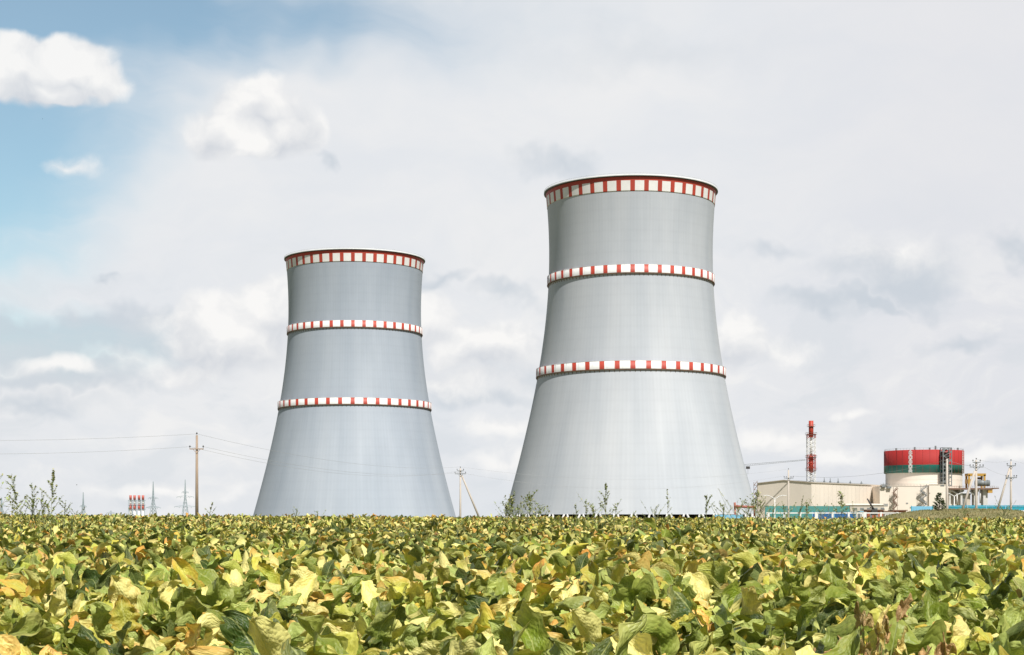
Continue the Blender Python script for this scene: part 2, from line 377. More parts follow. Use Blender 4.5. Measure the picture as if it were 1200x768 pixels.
def turbine_hall():
    A = Vector((HX(951, 930), 930, 0)); d = Vector((61.3, 88, 0)).normalized(); w = Vector((-88, 61.3, 0)).normalized()
    ln, wd = 118, 35; ze = HZ(565.5, 930); zr = ze+1.6
    t = empty('turbine_hall', (A.x, A.y, gp), 'long low beige hall with a shallow gable between the near tower and the reactor', 'industrial hall')
    L = Vector((A.x, A.y, gp))
    q = lambda a, b, z: A+d*a+w*b+Vector((0, 0, z))-L
    mb = MB(); 
    mb.quad([q(0, 0, gp-1), q(ln, 0, gp-1), q(ln, 0, ze), q(0, 0, ze)])
    mb.quad([q(0, wd, gp-1), q(0, 0, gp-1), q(0, 0, ze), q(0, wd/2, zr), q(0, wd, ze)])
    mb.quad([q(ln, wd, gp-1), q(0, wd, gp-1), q(0, wd, ze), q(ln, wd, ze)])
    mb.quad([q(ln, 0, gp-1), q(ln, wd, gp-1), q(ln, wd, ze), q(ln, wd/2, zr), q(ln, 0, ze)])
    mb.build('wall', 'beige', t)
    mb = MB(); mb.quad([q(-.4, -.4, ze), q(ln, -.4, ze), q(ln, wd/2, zr+.05), q(-.4, wd/2, zr+.05)]); mb.quad([q(-.4, wd/2, zr+.05), q(ln, wd/2, zr+.05), q(ln, wd+.4, ze), q(-.4, wd+.4, ze)])
    roof = mb.build('roof', 'roof', t)
    mb = MB(); mb.bar(q(-.3, -.3, ze), q(ln, -.3, ze), .3, n=4); mb.bar(q(-.3, -.3, ze), q(-.3, wd/2, zr), .3, n=4); mb.bar(q(-.3, wd/2, zr), q(-.3, wd, ze), .3, n=4); mb.build('eaves_trim', 'beige2', t)
    mb = MB()
    for k in range(1, 20): mb.bar(q(k*6, -.05, gp), q(k*6, -.05, ze-.4), .1, n=4)
    mb.build('panel_joint', 'beige2', t)
    for a in (16, 32, 41, 53, 72, 90):
        mb = MB(); p = q(a, 6, ze); mb.box((p.x-.5, p.y-.5, p.z), (p.x+.5, p.y+.5, p.z+1.6)); mb.bar(p+Vector((0, 0, 1.4)), p+Vector((0, 0, 2.6+(a % 3)*.5)), .2, n=6); mb.build('roof_vent', 'steel', roof)
    # lean-to annexe in front
    t2 = empty('annexe_building', (HX(1014, 925), 925, gp), 'low darker beige annexe in front of the long hall', 'building')
    mb = MB(); x0, x1 = HX(994, 925)-HX(1014, 925), HX(1036, 925)-HX(1014, 925); z = HZ(592, 925)-gp
    mb.v = []; mb.box((x0, 0, -1), (x1, 14, z)); mb.build('wall', 'beige2', t2)
    mb = MB(); mb.quad([(x0-.4, -.4, z+.05), (x1+.3, -.4, z+.05), (x1+.3, 14.3, z+.9), (x0-.4, 14.3, z+.9)]); mb.box((x0-.4, -.5, z-.1), (x1+.3, -.4, z+.04)); mb.build('roof', 'beige', t2)
    mb = MB()
    for k in range(5): mb.box((x0+3+k*4, -.06, z-3.2), (x0+5.2+k*4, -.01, z-1.6))
    mb.build('window', 'steel', t2)
turbine_hall()

def vent_stack():
    D = 940; s = D/F; x = HX(950.5, D)
    t = empty('vent_stack', (x, D, gp), 'tall red and white chimney inside a slim lattice frame beside the long hall', 'chimney')
    zz = lambda py: HZ(py, D)-gp
    mb = MB(); segs = [(606, 566, 0), (566, 553.8, 0), (553.8, 534.5, 1), (534.5, 512.5, 0), (512.5, 493.3, 1)]
    for a, b, m in segs: mb.bar((0, 0, zz(a)), (0, 0, zz(b)), 0.75 if m == 0 else 1.4, n=18, mi=m)
    mb.build('flue', ['white', 'red'], t)
    mb = MB(); hw = 2.3; ys = list(np.linspace(606, 509, 21))
    P = [(-hw, -hw), (hw, -hw), (hw, hw), (-hw, hw)]
    for (a, b) in zip(ys[:-1], ys[1:]):
        red = 1 if (534 < (a+b)/2 < 554 or (a+b)/2 < 513) else 0
        for i in range(4):
            p = P[i]; q = P[(i+1) % 4]
            mb.bar((*p, zz(a)), (*p, zz(b)), .17, n=4, mi=red); mb.bar((*p, zz(a)), (*q, zz(b)), .1, n=4, mi=red); mb.bar((*q, zz(a)), (*p, zz(b)), .1, n=4, mi=red); mb.bar((*p, zz(b)), (*q, zz(b)), .12, n=4, mi=red)
    mb.build('lattice_frame', ['white', 'red'], t)
    for py in (509.5, 536, 551, 500):
        mb = MB(); k = 2.9 if py > 505 else 2.0; z = zz(py); mb.box((-k, -k, z-.15), (k, k, z))
        for i in range(4):
            p = [(-k, -k), (k, -k), (k, k), (-k, k)][i]; q = [(-k, -k), (k, -k), (k, k), (-k, k)][(i+1) % 4]
            mb.bar((*p, z+1.1), (*q, z+1.1), .08, n=4); mb.bar((*p, z), (*p, z+1.1), .08, n=4)
        mb.build('platform', 'rust', t)
vent_stack()

def tower_crane():
    D = 930; t = empty('tower_crane', (HX(858, D), D, gp), 'lattice jib of a tower crane reaching from behind the near cooling tower', 'crane')
    o = Vector((HX(858, D), D, gp))
    mb = MB(); z = HZ(549, D)-gp
    for sx in (-1, 1):
        for sy in (-1, 1): mb.bar((sx*.9, sy*.9, 0), (sx*.9, sy*.9, z+5), .14, n=4)
    for k in range(22):
        a, b = z*k/22, z*(k+1)/22; mb.bar((-.9, -.9, a), (.9, -.9, b), .1, n=4); mb.bar((.9, .9, a), (-.9, .9, b), .1, n=4)
    mb.build('mast', 'rust', t)
    mb = MB(); a = W(850, 548.5, D)-o; b = W(944, 539.6, D)-o; u = Vector((0, 0, 1.1))
    mb.bar(a, b, .12, n=4); mb.bar(a+u, b+u*.4, .12, n=4); n = 34
    for k in range(n):
        p = a.lerp(b, k/n); q = a.lerp(b, (k+1)/n); mb.bar(p, q+u*(1-.6*(k+1)/n), .055, n=4)
    mb.build('jib', 'steel', t)
    mb = MB(); c = W(876.5, 548, D)-o; mb.box((c.x-1.1, c.y-.5, c.z-.9), (c.x+1.1, c.y+.5, c.z+.6)); mb.bar(c, c+Vector((0, 0, -4)), .08, n=4); mb.build('trolley', 'dark', t)
tower_crane()

def trestle():
    D = 1000; s = D/F; x0 = HX(1141, D)
    t = empty('transport_trestle', (x0, D, gp), 'raised loading deck on pale concrete piers at the right of the reactor', 'loading deck')
    o = Vector((x0, D, gp)); X = lambda p: HX(p, D)-x0; Z = lambda p: HZ(p, D)-gp
    mb = MB(); mb.box((X(1109.5), -5, Z(574)), (X(1160), 6, Z(572.2))); mb.box((X(1160), -4, Z(573.2)), (X(1168.5), 5, Z(572))); dk = mb.build('deck', 'rust', t)
    mb = MB()
    for p in np.arange(1110, 1168, 2.1): mb.bar((X(p), -5, Z(572)), (X(p), -5, Z(570)), .1, n=4)
    mb.bar((X(1110), -5, Z(570)), (X(1163), -5, Z(570)), .1, n=4); mb.build('handrail', 'rust', dk)
    for p, w in ((1142.5, 4.6), (1153.5, 5.2), (1125.5, 2.2), (1112, 1.6)):
        mb = MB(); mb.box((X(p-w/2), -2.5, 0), (X(p+w/2), 2.5, Z(574.1))); mb.box((X(p-w/2-1), -3, Z(576.5)), (X(p+w/2+1), 3, Z(574.05))); mb.build('pier', 'column', t)
    mb = MB(); mb.box((X(1110.5), 1, 0), (X(1124), 9, Z(579))); mb.box((X(1123), -1, 0), (X(1136.5), 7, Z(580))); mb.box((X(1126), -1.2, 0), (X(1132), -1.0, Z(584)), 1); mb.box((X(1124), -1.5, Z(580)), (X(1137), -1, Z(578.4)), 1)
    mb.build('plant_room', ['beige2', 'steel'], t)
    mb = MB()
    for a, b in (((1112, 574), (1120, 579)), ((1120, 579), (1120, 592)), ((1128, 575), (1122, 580)), ((1134, 574.5), (1139, 580)), ((1147, 575), (1147, 590))):
        mb.bar((X(a[0]), -3, Z(a[1])), (X(b[0]), -3, Z(b[1])), .45, n=8)
    mb.build('pipework', 'column', t)
    # gantry crane standing on the deck
    g = empty('gantry_crane', (HX(1142, D), D-1, HZ(572, D)), 'yellow gantry frame with a grey round hopper on the raised deck', 'gantry crane')
    X = lambda p: HX(p, D)-HX(1142, D); Z = lambda p: HZ(p, D)-HZ(572, D)
    mb = MB()
    for p in (1133.5, 1151.5):
        for y in (-3, 3): mb.box((X(p-1), y-.5, 0), (X(p+1), y+.5, Z(556.8)))
    mb.box((X(1132), -3.5, Z(558.2)), (X(1153), 3.5, Z(555.2))); mb.box((X(1132), -3.4, Z(567)), (X(1136), 3.4, Z(562))); mb.build('frame', 'yellow', g)
    mb = MB(); mb.bar((X(1141), -2.4, Z(566.5)), (X(1157.5), -2.4, Z(566.5)), 1.9, n=20)
    for p in (1143, 1147, 1151, 1155): mb.bar((X(p), -2.4, Z(566.5)), (X(p+.5), -2.4, Z(566.5)), 2.05, n=20)
    mb.build('hopper', 'steel', g)
    mb = MB(); mb.box((X(1145), -1, Z(562)), (X(1150), 1, Z(559.5))); mb.bar((X(1147), 0, Z(562)), (X(1147), 0, Z(566)), .15, n=5); mb.build('hoist', 'rust', g)
    t3 = empty('loading_bin', (HX(1158, D), D-3.6, HZ(578, D)), 'small brown steel bin hanging under the outer end of the raised deck', 'bin')
    mb = MB(); mb.box((-1.4, -1, 0), (1.4, 1, 2.2)); mb.box((-1.7, -1.2, 2.2), (1.7, 1.2, 2.5)); mb.build('body', 'yellow', t3)
trestle()

# ------------------------------------------------------------------ fences and low site buildings
def panel_fence(name, label, px0, px1, D, ytop, m, post_m='white', step=3.0, rail=True, slope=0.0, zb=None, cat='fence', top=None, seed=0):
    x0, x1 = HX(px0, D), HX(px1, D); zt = HZ(ytop, D); zb = gz((x0+x1)/2, D) if zb is None else zb
    t = empty(name, ((x0+x1)/2, D, zb), label, cat, None); cx = (x0+x1)/2; rng = random.Random(seed)
    n = max(1, int(round((x1-x0)/step))); mb = MB()
    for k in range(n):
        a = x0-cx+(x1-x0)*k/n; b = x0-cx+(x1-x0)*(k+1)/n; dz = rng.uniform(-.06, .06)+slope*(k/n)
        mb.box((a+.06, 0, -1), (b-.06, .05, zt-zb+dz))
        q = a+.25
        while q < b-.2: mb.box((q, -.035, -1), (q+.1, -.002, zt-zb+dz-.03)); q += .38
    mb.build('panels', m, t)
    if post_m:
        pn = min(n+1, 90)
        for k in range(pn):
            a = x0-cx+(x1-x0)*k/(pn-1); mb = MB(); mb.box((a-.1, -.14, -1), (a+.1, -.04, zt-zb+.12+slope*k/pn)); mb.build('post', post_m, t)
    if rail:
        mb = MB(); mb.box((x0-cx, -.1, zt-zb-.35+slope*.5), (x1-cx, -.042, zt-zb-.22+slope*.5)); mb.build('rail', post_m or m, t)
    return t
panel_fence('site_fence', 'tall grey teal profiled metal hoarding in front of the long hall', 896.5, 996, 640, 593.2, 'teal', 'steel', 9.0, False, zb=-6)
panel_fence('site_fence', 'dark blue strip of metal fence below the teal hoarding', 952, 1003, 520, 600.2, 'blue', 'ltblue', 6.0, False, zb=-5)
panel_fence('site_fence', 'bright cyan metal fence behind the grassy mound at the right edge', 1111, 1245, 420, 592.4, 'cyan', 'ltblue', 5.0, True, zb=-6, seed=3)
panel_fence('site_fence', 'light blue low metal fence between the red shed and the young pine', 1068, 1093, 415, 593.4, 'ltblue', 'cyan', 4.0, False, zb=-6, seed=7)
panel_fence('site_fence', 'pale blue strip of fence at the right foot of the near cooling tower', 838, 871, 500, 603.4, 'ltblue', None, 5.0, False, zb=-6, seed=9)

def frame_fence(px0, px1, D, y0, label, step):
    zt = HZ(y0, D); x0, x1 = HX(px0, D), HX(px1, D); cx = (x0+x1)/2; zb = gz(cx, D)
    t = empty('rail_fence', (cx, D, zb), label, 'fence'); n = int((x1-x0)/step)
    mb = MB()
    for k in range(n): a = x0-cx+(x1-x0)*k/n; b = a+(x1-x0)/n; mb.box((a, -.05, zt-zb-.26), (b, .05, zt-zb-.02)); mb.box((a, -.04, zt-zb-1.6), (b, .04, zt-zb-1.4))
    mb.build('rail', 'white', t)
    for k in range(n+1):
        a = x0-cx+(x1-x0)*k/n; mb = MB(); w = .2 if k % 3 else .34; mb.box((a-w, -.18, -.5), (a+w, -.06, zt-zb+.06)); mb.build('post', 'white', t)
frame_fence(900, 1070, 330, 600.6, 'white post and rail fence running along below the long hall', 3.3)
frame_fence(1155, 1240, 300, 598.0, 'white post and rail fence in front of the cyan fence at the right edge', 4.0)

def shed(px0, px1, D, yt, m, roofm, label, cat='shed', name='shed'):
    x0, x1 = HX(px0, D), HX(px1, D); zb = gz(x0, D); t = empty(name, ((x0+x1)/2, D, zb), label, cat); h = HZ(yt, D)-zb; w = (x1-x0)/2
    mb = MB(); mb.box((-w, 0, -.5), (w, 4, h)); mb.build('wall', m, t)
    mb = MB(); mb.box((-w-.3, -.4, h), (w+.3, 4.4, h+.22)); mb.build('roof', roofm, t)
    mb = MB(); mb.box((w*.1, -.05, h-2.4), (w*.35, -.004, h-.4)); mb.build('door', 'roof', t)
    mb = MB(); mb.box((-w*.7, -.05, h-1.7), (-w*.4, -.004, h-.7)); mb.build('window', 'steel', t)
shed(1016.5, 1035, 380, 598.4, 'brick', 'rust', 'small orange red shed under a flat dark roof left of the grassy mound')
shed(1037, 1046, 385, 600, 'white', 'rust', 'tiny white hut right beside the orange red shed', 'hut', 'hut')
shed(1047, 1062, 390, 598.8, 'brick', 'rust', 'second low orange red shed half sunk behind the grassy mound')
shed(1008.5, 1014, 500, 600, 'white', 'ltblue', 'tiny pale hut at the right end of the dark blue fence', 'hut', 'hut')
mb = MB(); o = W(1024.5, 598, 378); mb.bar((0, 0, 0), W(1016.3, 584.5, 378)-o, .24, .16, n=6); mb.box((-.7, -.5, -1.2), (.7, .5, .2)); mb.bar((0, 0, 0), W(1020, 592, 378)-o+Vector((0, .5, -.5)), .1, n=5)
tag(mb.build('crane_boom', 'dark', loc=tuple(o)), 'black slanting boom raised above the orange red shed', 'boom')
mb = MB(); o = W(861.5, 597, 560); mb.bar((0, 0, 0), W(861, 589, 560)-o, .4, n=6); mb.bar(W(861, 593.6, 560)-o, W(886, 594.6, 560)-o, .45, n=6); mb.bar(W(861, 590, 560)-o, W(865, 597.5, 560)-o, .25, n=6); mb.bar((0, 0, 0), (0, 0, -5), .3, n=6); mb.bar(W(884, 594.6, 560)-o, W(884, 605, 560)-o, .3, n=6)
tag(mb.build('pipe_bridge', 'rustred', loc=tuple(o)), 'faded red steel pipe bridge at the right foot of the near cooling tower', 'pipe bridge')
# brown steel stair on the far corner of the gable
mb = MB(); o = W(885.5, 600, 900)
for k in range(6):
    z = k*2.6; mb.box((-1, -1, z+2), (1, 1, z+2.2)); mb.bar((-1, 0, z+2), (1, 0, z+4.6), .2, n=4)
for sx in (-1, 1): mb.bar((sx, 0, -6), (sx, 0, 17), .16, n=4)
tag(mb.build('stair_frame', 'rust', loc=tuple(o)), 'brown steel stair frame at the left gable corner by the near tower', 'stairs')

# four boiler chimneys, banded
for i, px in enumerate((153, 157.7, 163, 167.6)):
    D = 1900; t = empty('boiler_chimney', (HX(px, D), D, gp), 'slim red and white chimney, %s of the four on the horizon' % ['leftmost', 'second from left', 'third from left', 'rightmost'][i], 'chimney', 'boiler chimneys on the horizon')
    zz = lambda p: HZ(p, D)-gp
    mb = MB()
    for a, b, m, r in ((620, 597.6, 0, 1.25), (597.6, 591.5, 1, 1.6), (591.5, 586, 0, 1.2), (586, 580.6, 1, 1.5)): mb.bar((0, 0, zz(a)), (0, 0, zz(b)), r, n=14, mi=m)
    mb.build('flue', ['white', 'hazered'], t)
    mb = MB()
    for y in (586.5, 592, 597): 
        z = zz(y); mb.box((-2.7, -2, z-.3), (2.7, 2, z+.2))
    for sx in (-1, 1): mb.bar((sx*2.2, -1.5, 0), (sx*2.2, -1.5, zz(586)), .35, n=4)
    mb.build('support_frame', 'haze', t)

# ------------------------------------------------------------------ pylons on the horizon
def pylon(px, ytop, D, label, arms, bw):
    s = D/F; t = empty('pylon', (HX(px, D), D, gp-4), label, 'pylon', 'lattice pylons on the horizon', random.uniform(-.4, .4))
    H = HZ(ytop, D)-(gp-4); r = .17*s
    def hw(z): q = z/H; return bw*s*((1-q*1.35) if q < .62 else .163-.14*(q-.62)/.38+.0)
    mb = MB(); zs = [H*(1-(1-k/14)**1.15) for k in range(15)]
    for a, b in zip(zs[:-1], zs[1:]):
        for i in range(4):
            sx, sy = ((-1,-1),(1,-1),(1,1),(-1,1))[i]; tx, ty = ((-1,-1),(1,-1),(1,1),(-1,1))[(i+1) % 4]
            mb.bar((sx*hw(a), sy*hw(a), a), (sx*hw(b), sy*hw(b), b), r*1.5, n=4)
            mb.bar((sx*hw(a), sy*hw(a), a), (tx*hw(b), ty*hw(b), b), r, n=4); mb.bar((tx*hw(a), ty*hw(a), a), (sx*hw(b), sy*hw(b), b), r, n=4)
    mb.build('mast', 'haze', t)
    for y, w in arms:
        z = HZ(y, D)-(gp-4); mb = MB()
        for sx in (-1, 1):
            tip = Vector((sx*w*s, 0, z-.9*s)); 
            for sy in (-1, 1): mb.bar((sx*hw(z), sy*hw(z), z+.6*s), tip, r, n=4); mb.bar((sx*hw(z), sy*hw(z), z-1.4*s), tip, r*1.2, n=4)
            for q in (.35, .7): mb.bar(Vector((sx*hw(z), 0, z+.6*s)).lerp(tip, q), Vector((sx*hw(z), 0, z-1.4*s)).lerp(tip, q), r*.8, n=4)
        arm = mb.build('crossarm', 'haze', t)
        mb = MB()
        for sx in (-1, 1):
            for q in (.55, 1.0):
                p = Vector((sx*w*s*q, 0, z-.9*s)); mb.bar(p, p-Vector((0, 0, 1.6*s)), r*1.2, n=5)
        mb.build('insulator', 'haze', arm)
pylon(97.5, 577, 2300, 'small slender lattice pylon, leftmost clear of the tall weeds', [(592.5, 4.2)], 4.0)
pylon(179.5, 564.5, 2100, 'lattice pylon just right of the four boiler chimneys', [(583, 6.5), (594, 10)], 4.8)
pylon(217, 562, 2000, 'tallest lattice pylon just left of the tall pole', [(581.5, 10), (593, 13), (576, 4)], 5.0)
pylon(2, 583, 2500, 'hazy lattice pylon at the left edge behind the tall weeds', [(592, 6)], 4.2)
pylon(130, 598.5, 3600, 'very low distant pylon between the first pylon and the boiler chimneys', [(600.5, 6)], 2.5)

# ------------------------------------------------------------------ poles and wires
def pole(px, ytop, D, label, arms, m='conc', strut=None, r=.13, pins=True, top_pin=True, lamp=None, name='utility_pole'):
    x = HX(px, D); zb = gz(x, D)-.6; t = empty(name, (x, D, zb), label, 'utility pole', 'power poles')
    H = HZ(ytop, D)-zb; mb = MB(); mb.bar((0, 0, 0), (0, 0, H), r*1.35, r*.85, n=10); mb.build('shaft', m, t)
    ins = MB()
    def pin(p): ins.bar(p, p+Vector((0, 0, .16)), .02, n=5); ins.bar(p+Vector((0, 0, .14)), p+Vector((0, 0, .34)), .075, .05, n=8); ins.bar(p+Vector((0, 0, .2)), p+Vector((0, 0, .24)), .11, .09, n=8)
    if top_pin: pin(Vector((0, 0, H)))
    for y, w, sk in arms:
        z = HZ(y, D)-zb; w = w*D/F; mb = MB(); mb.box((-w, -.07-r, z-.06), (w, .02-r, z+.06)); mb.bar((-w*.55, -r, z), (0, -r, z-.5), .03, n=4); mb.bar((w*.55, -r, z), (0, -r, z-.5), .03, n=4)
        mb.build('crossarm', m if m == 'wood' else 'steel', t)
        for sx in ((-1, 1) if pins else ()):
            pin(Vector((sx*w*.95, -.03-r, z+.06)))
            if sk: pin(Vector((sx*w*.5, -.03-r, z+.06)))
    if ins.v: ins.build('insulator', 'insul', t)
    if strut:
        mb = MB(); a = W(strut[0], strut[1], D)-Vector((x, D, zb)); b = W(strut[2], strut[3], D)-Vector((x, D, zb)); b = b+(b-a)*.25; mb.bar(a, b, r*.95, r*1.15, n=10); mb.build('strut', m, t)
    return t
pole(230.7, 510.3, 180, 'tall single wooden pole with one short crossarm standing alone at the left', [(526.4, 8.2, False)], 'wood', r=.15)
pole(539.5, 549, 300, 'thin pole with a slanting strut in the gap between the cooling towers', [(555.5, 6.5, False), (552, 4, False)], 'conc', strut=(541, 557, 560, 603), r=.17)
pole(924, 551, 310, 'slim concrete pole with one crossarm in front of the long hall', [(560.5, 5.5, True)], 'conc', r=.17)
pole(1109.8, 538, 250, 'bare straight concrete pole in front of the reactor drum', [], 'conc', r=.2, top_pin=False)
pole(1144, 539.5, 235, 'concrete pole with a strut and two crossarms before the loading deck', [(542, 4.5, False), (547.5, 8, True)], 'conc', strut=(1142.5, 552, 1127, 600), r=.17)
pole(1184.7, 541, 240, 'rightmost concrete pole with a slanting strut and two crossarms', [(546, 5, False), (560, 6.5, True)], 'conc', strut=(1183.5, 548, 1169, 598), r=.15)

def wire(a, b, sag, r, label, n=24):
    mid = (a+b)/2; mb = MB(); pts = []
    for k in range(n+1):
        q = k/n; p = a.lerp(b, q); p.z -= sag*4*q*(1-q); pts.append(p-mid)
    mb.path(pts, r, 5); tag(mb.build('power_cable', 'wire', loc=tuple(mid)), label, 'cable', 'overhead power cables')
P1t, P1l, P1r = W(230.7, 508.6, 180), W(222.8, 523.6, 180), W(238.6, 523.6, 180)
wire(W(-260, 512, 150), P1t, .55, .017, 'topmost cable running left from the tall wooden pole')
wire(W(-260, 527, 150), P1l, .62, .017, 'lower cable running left from the crossarm of the tall wooden pole')
P2t, P2l, P2r = W(539.5, 547.3, 300), W(533.3, 553, 300), W(545.8, 553, 300)
wire(P1t, P2t, 1.5, .013, 'topmost cable between the tall wooden pole and the pole in the tower gap')
wire(P1l, P2l, 1.9, .013, 'left lower cable between the tall wooden pole and the pole in the tower gap')
wire(P1r, P2r, 1.7, .013, 'right lower cable between the tall wooden pole and the pole in the tower gap')
P3t, P3l, P3r = W(924, 550, 310), W(918.8, 558, 310), W(929.2, 558, 310)
wire(P2t, P3t, 2.2, .014, 'topmost cable passing in front of the near cooling tower')
wire(P2l, P3l, 2.9, .014, 'lowest cable passing in front of the near cooling tower')
P4 = W(1109.8, 539, 250)
wire(P3r, P4, 1.2, .018, 'thin cable from the slim pole to the bare pole at the reactor')
wire(P4, W(1136.5, 546, 235), .15, .018, 'short cable from the bare pole down to the crossarm beside it')
wire(W(1144, 538, 235), W(1184.7, 539.5, 240), .4, .013, 'upper cable between the two strutted poles at the right')
wire(W(1151, 546, 235), W(1190.7, 558.5, 240), .4, .013, 'lower cable between the two strutted poles at the right')
wire(W(1184.7, 539.5, 240), W(1300, 552, 250), .6, .013, 'cable leaving the rightmost pole towards the right edge')

def lamp_post(px, ytop, D, label, arm):
    x = HX(px, D); zb = gz(x, D); t = empty('street_lamp', (x, D, zb), label, 'street lamp', 'white site lamps'); H = HZ(ytop, D)-zb
    mb = MB(); mb.bar((0, 0, 0), (0, 0, H), .22, .14, n=8); mb.build('post', 'white', t)
    for sx in arm:
        mb = MB(); pts = [Vector((sx*q*3.0, 0, H+1.3*math.sin(q*1.5))) for q in np.linspace(0, 1, 7)]; mb.path(pts, .14, 6)
        mb.build('arm', 'white', t); mb = MB(); e = pts[-1]; mb.box((min(e.x, e.x+sx*1.1), -.22, e.z-.12), (max(e.x, e.x+sx*1.1), .22, e.z+.1)); mb.build('lamp_head', 'white', t)
lamp_post(1118.3, 582, 560, 'white lamp post with two curved arms before the loading deck', (-1, 1))
lamp_post(908, 585, 560, 'small white lamp post in front of the left end of the teal hoarding', (-1, 1))

def bird(px, py, D, span, label):
    t = empty('bird', tuple(W(px, py, D)), label, 'bird', 'birds in flight')
    mb = MB(); L_ = span*.45
    mb.lathe([(.001, -L_/2), (span*.05, -L_*.25), (span*.065, 0), (span*.04, L_*.3), (.001, L_*.5)], 8)
    mb.v = [(z, x, y) for x, y, z in mb.v]
    mb.quad([(-L_*.5, 0, 0), (-L_*.75, -span*.06, 0), (-L_*.75, span*.06, 0)]); mb.build('body', 'bird', t)
    for s in (-1, 1):
        mb = MB(); mb.quad([(L_*.2, 0, .02), (L_*.15, s*span*.25, span*.16), (-L_*.12, s*span*.25, span*.14), (-L_*.2, 0, .02)]); mb.quad([(L_*.15, s*span*.25, span*.16), (-L_*.25, s*span*.5, span*.05), (-L_*.12, s*span*.25, span*.14)])
        mb.build('wing', 'bird', t)
bird(90, 568.5, 150, .32, 'small dark bird low in the sky above the leftmost clear pylon')
bird(50, 139.5, 260, .34, 'tiny dark bird high in the blue below the top left cloud')

# ------------------------------------------------------------------ leaves
def leaf_material(name, sat=1.0):
    m, nt, p = new_mat(name); L = nt.links.new
    def M(op, a, b=None, c=None, clamp=False):
        n = N(nt, 'ShaderNodeMath', operation=op, use_clamp=clamp)
        for i, v in enumerate((a, b, c)):
            if v is None: continue
            if isinstance(v, (int, float)): n.inputs[i].default_value = v
            else: L(v, n.inputs[i])
        return n.outputs[0]
    at = N(nt, 'ShaderNodeAttribute', attribute_name='tint'); lc = N(nt, 'ShaderNodeAttribute', attribute_name='leafco')
    sp = N(nt, 'ShaderNodeSeparateXYZ'); L(lc.outputs['Vector'], sp.inputs[0])
    u, v, rnd = sp.outputs
    av = M('ABSOLUTE', v)
    mid = M('SUBTRACT', 1.0, M('MULTIPLY', av, 11.0), clamp=True)
    ph = M('SUBTRACT', M('MULTIPLY', u, 52.0), M('MULTIPLY', av, 17.0))
    side = M('POWER', M('ABSOLUTE', M('COSINE', M('MULTIPLY', ph, .5))), 26.0)
    side = M('MULTIPLY', side, M('SUBTRACT', 1.0, M('MULTIPLY', av, .8), clamp=True))
    vein = M('MAXIMUM', mid, M('MULTIPLY', side, .32))
    vein = M('MULTIPLY', vein, M('GREATER_THAN', u, -.5))
    cb = N(nt, 'ShaderNodeCombineXYZ'); L(M('MULTIPLY', u, 7.0), cb.inputs[0]); L(M('MULTIPLY', v, 3.2), cb.inputs[1]); L(M('MULTIPLY', rnd, 90.0), cb.inputs[2])
    n1 = N(nt, 'ShaderNodeTexNoise', inp={'Scale': 1.0, 'Detail': 5.0, 'Roughness': .65}); L(cb.outputs[0], n1.inputs['Vector'])
    n2 = N(nt, 'ShaderNodeTexVoronoi', inp={'Scale': 2.2}); L(cb.outputs[0], n2.inputs['Vector'])
    bright = M('ADD', .72, M('MULTIPLY', n1.outputs['Fac'], .56))
    oi = N(nt, 'ShaderNodeObjectInfo')
    bright = M('MULTIPLY', bright, M('ADD', .86, M('MULTIPLY', oi.outputs['Random'], .28)))
    sc = N(nt, 'ShaderNodeVectorMath', operation='SCALE'); L(at.outputs['Color'], sc.inputs[0]); L(bright, sc.inputs['Scale'])
    mx = N(nt, 'ShaderNodeMix', data_type='RGBA'); L(M('MULTIPLY', vein, .55), mx.inputs[0]); L(sc.outputs[0], mx.inputs[6]); mx.inputs[7].default_value = (.60, .62, .22, 1)
    # dry scorched blotches
    bl = N(nt, 'ShaderNodeMapRange', inp={'From Min': .60, 'From Max': .70}); L(n1.outputs['Fac'], bl.inputs[0])
    mx2 = N(nt, 'ShaderNodeMix', data_type='RGBA'); L(M('MULTIPLY', bl.outputs[0], M('MULTIPLY', rnd, .55)), mx2.inputs[0]); L(mx.outputs[2], mx2.inputs[6]); mx2.inputs[7].default_value = (.50, .36, .08, 1)
    # the underside is paler
    ge = N(nt, 'ShaderNodeNewGeometry'); mx3 = N(nt, 'ShaderNodeMix', data_type='RGBA'); L(M('MULTIPLY', ge.outputs['Backfacing'], .25), mx3.inputs[0]); L(mx2.outputs[2], mx3.inputs[6]); mx3.inputs[7].default_value = (.33, .39, .12, 1)
    L(mx3.outputs[2], p.inputs['Base Color']); p.inputs['Roughness'].default_value = .44; p.inputs['Specular IOR Level'].default_value = .38
    hb = M('ADD', M('MULTIPLY', n2.outputs['Distance'], .8), M('ADD', M('MULTIPLY', vein, -.35), M('MULTIPLY', n1.outputs['Fac'], 1.0)))
    b = N(nt, 'ShaderNodeBump', inp={'Strength': .6, 'Distance': .012}); L(hb, b.inputs['Height']); L(b.outputs[0], p.inputs['Normal'])
    tl = N(nt, 'ShaderNodeBsdfTranslucent'); L(b.outputs[0], tl.inputs['Normal'])
    ts = N(nt, 'ShaderNodeMix', data_type='RGBA', blend_type='MULTIPLY'); ts.inputs[0].default_value = 1; L(mx3.outputs[2], ts.inputs[6]); ts.inputs[7].default_value = (1.15, 1.2, .55, 1); L(ts.outputs[2], tl.inputs['Color'])
    ms = N(nt, 'ShaderNodeMixShader'); ms.inputs[0].default_value = .16
    out = nt.nodes['Material Output']; L(p.outputs[0], ms.inputs[1]); L(tl.outputs[0], ms.inputs[2]); L(ms.outputs[0], out.inputs['Surface'])
    return m
LEAF = leaf_material('beet_leaf')

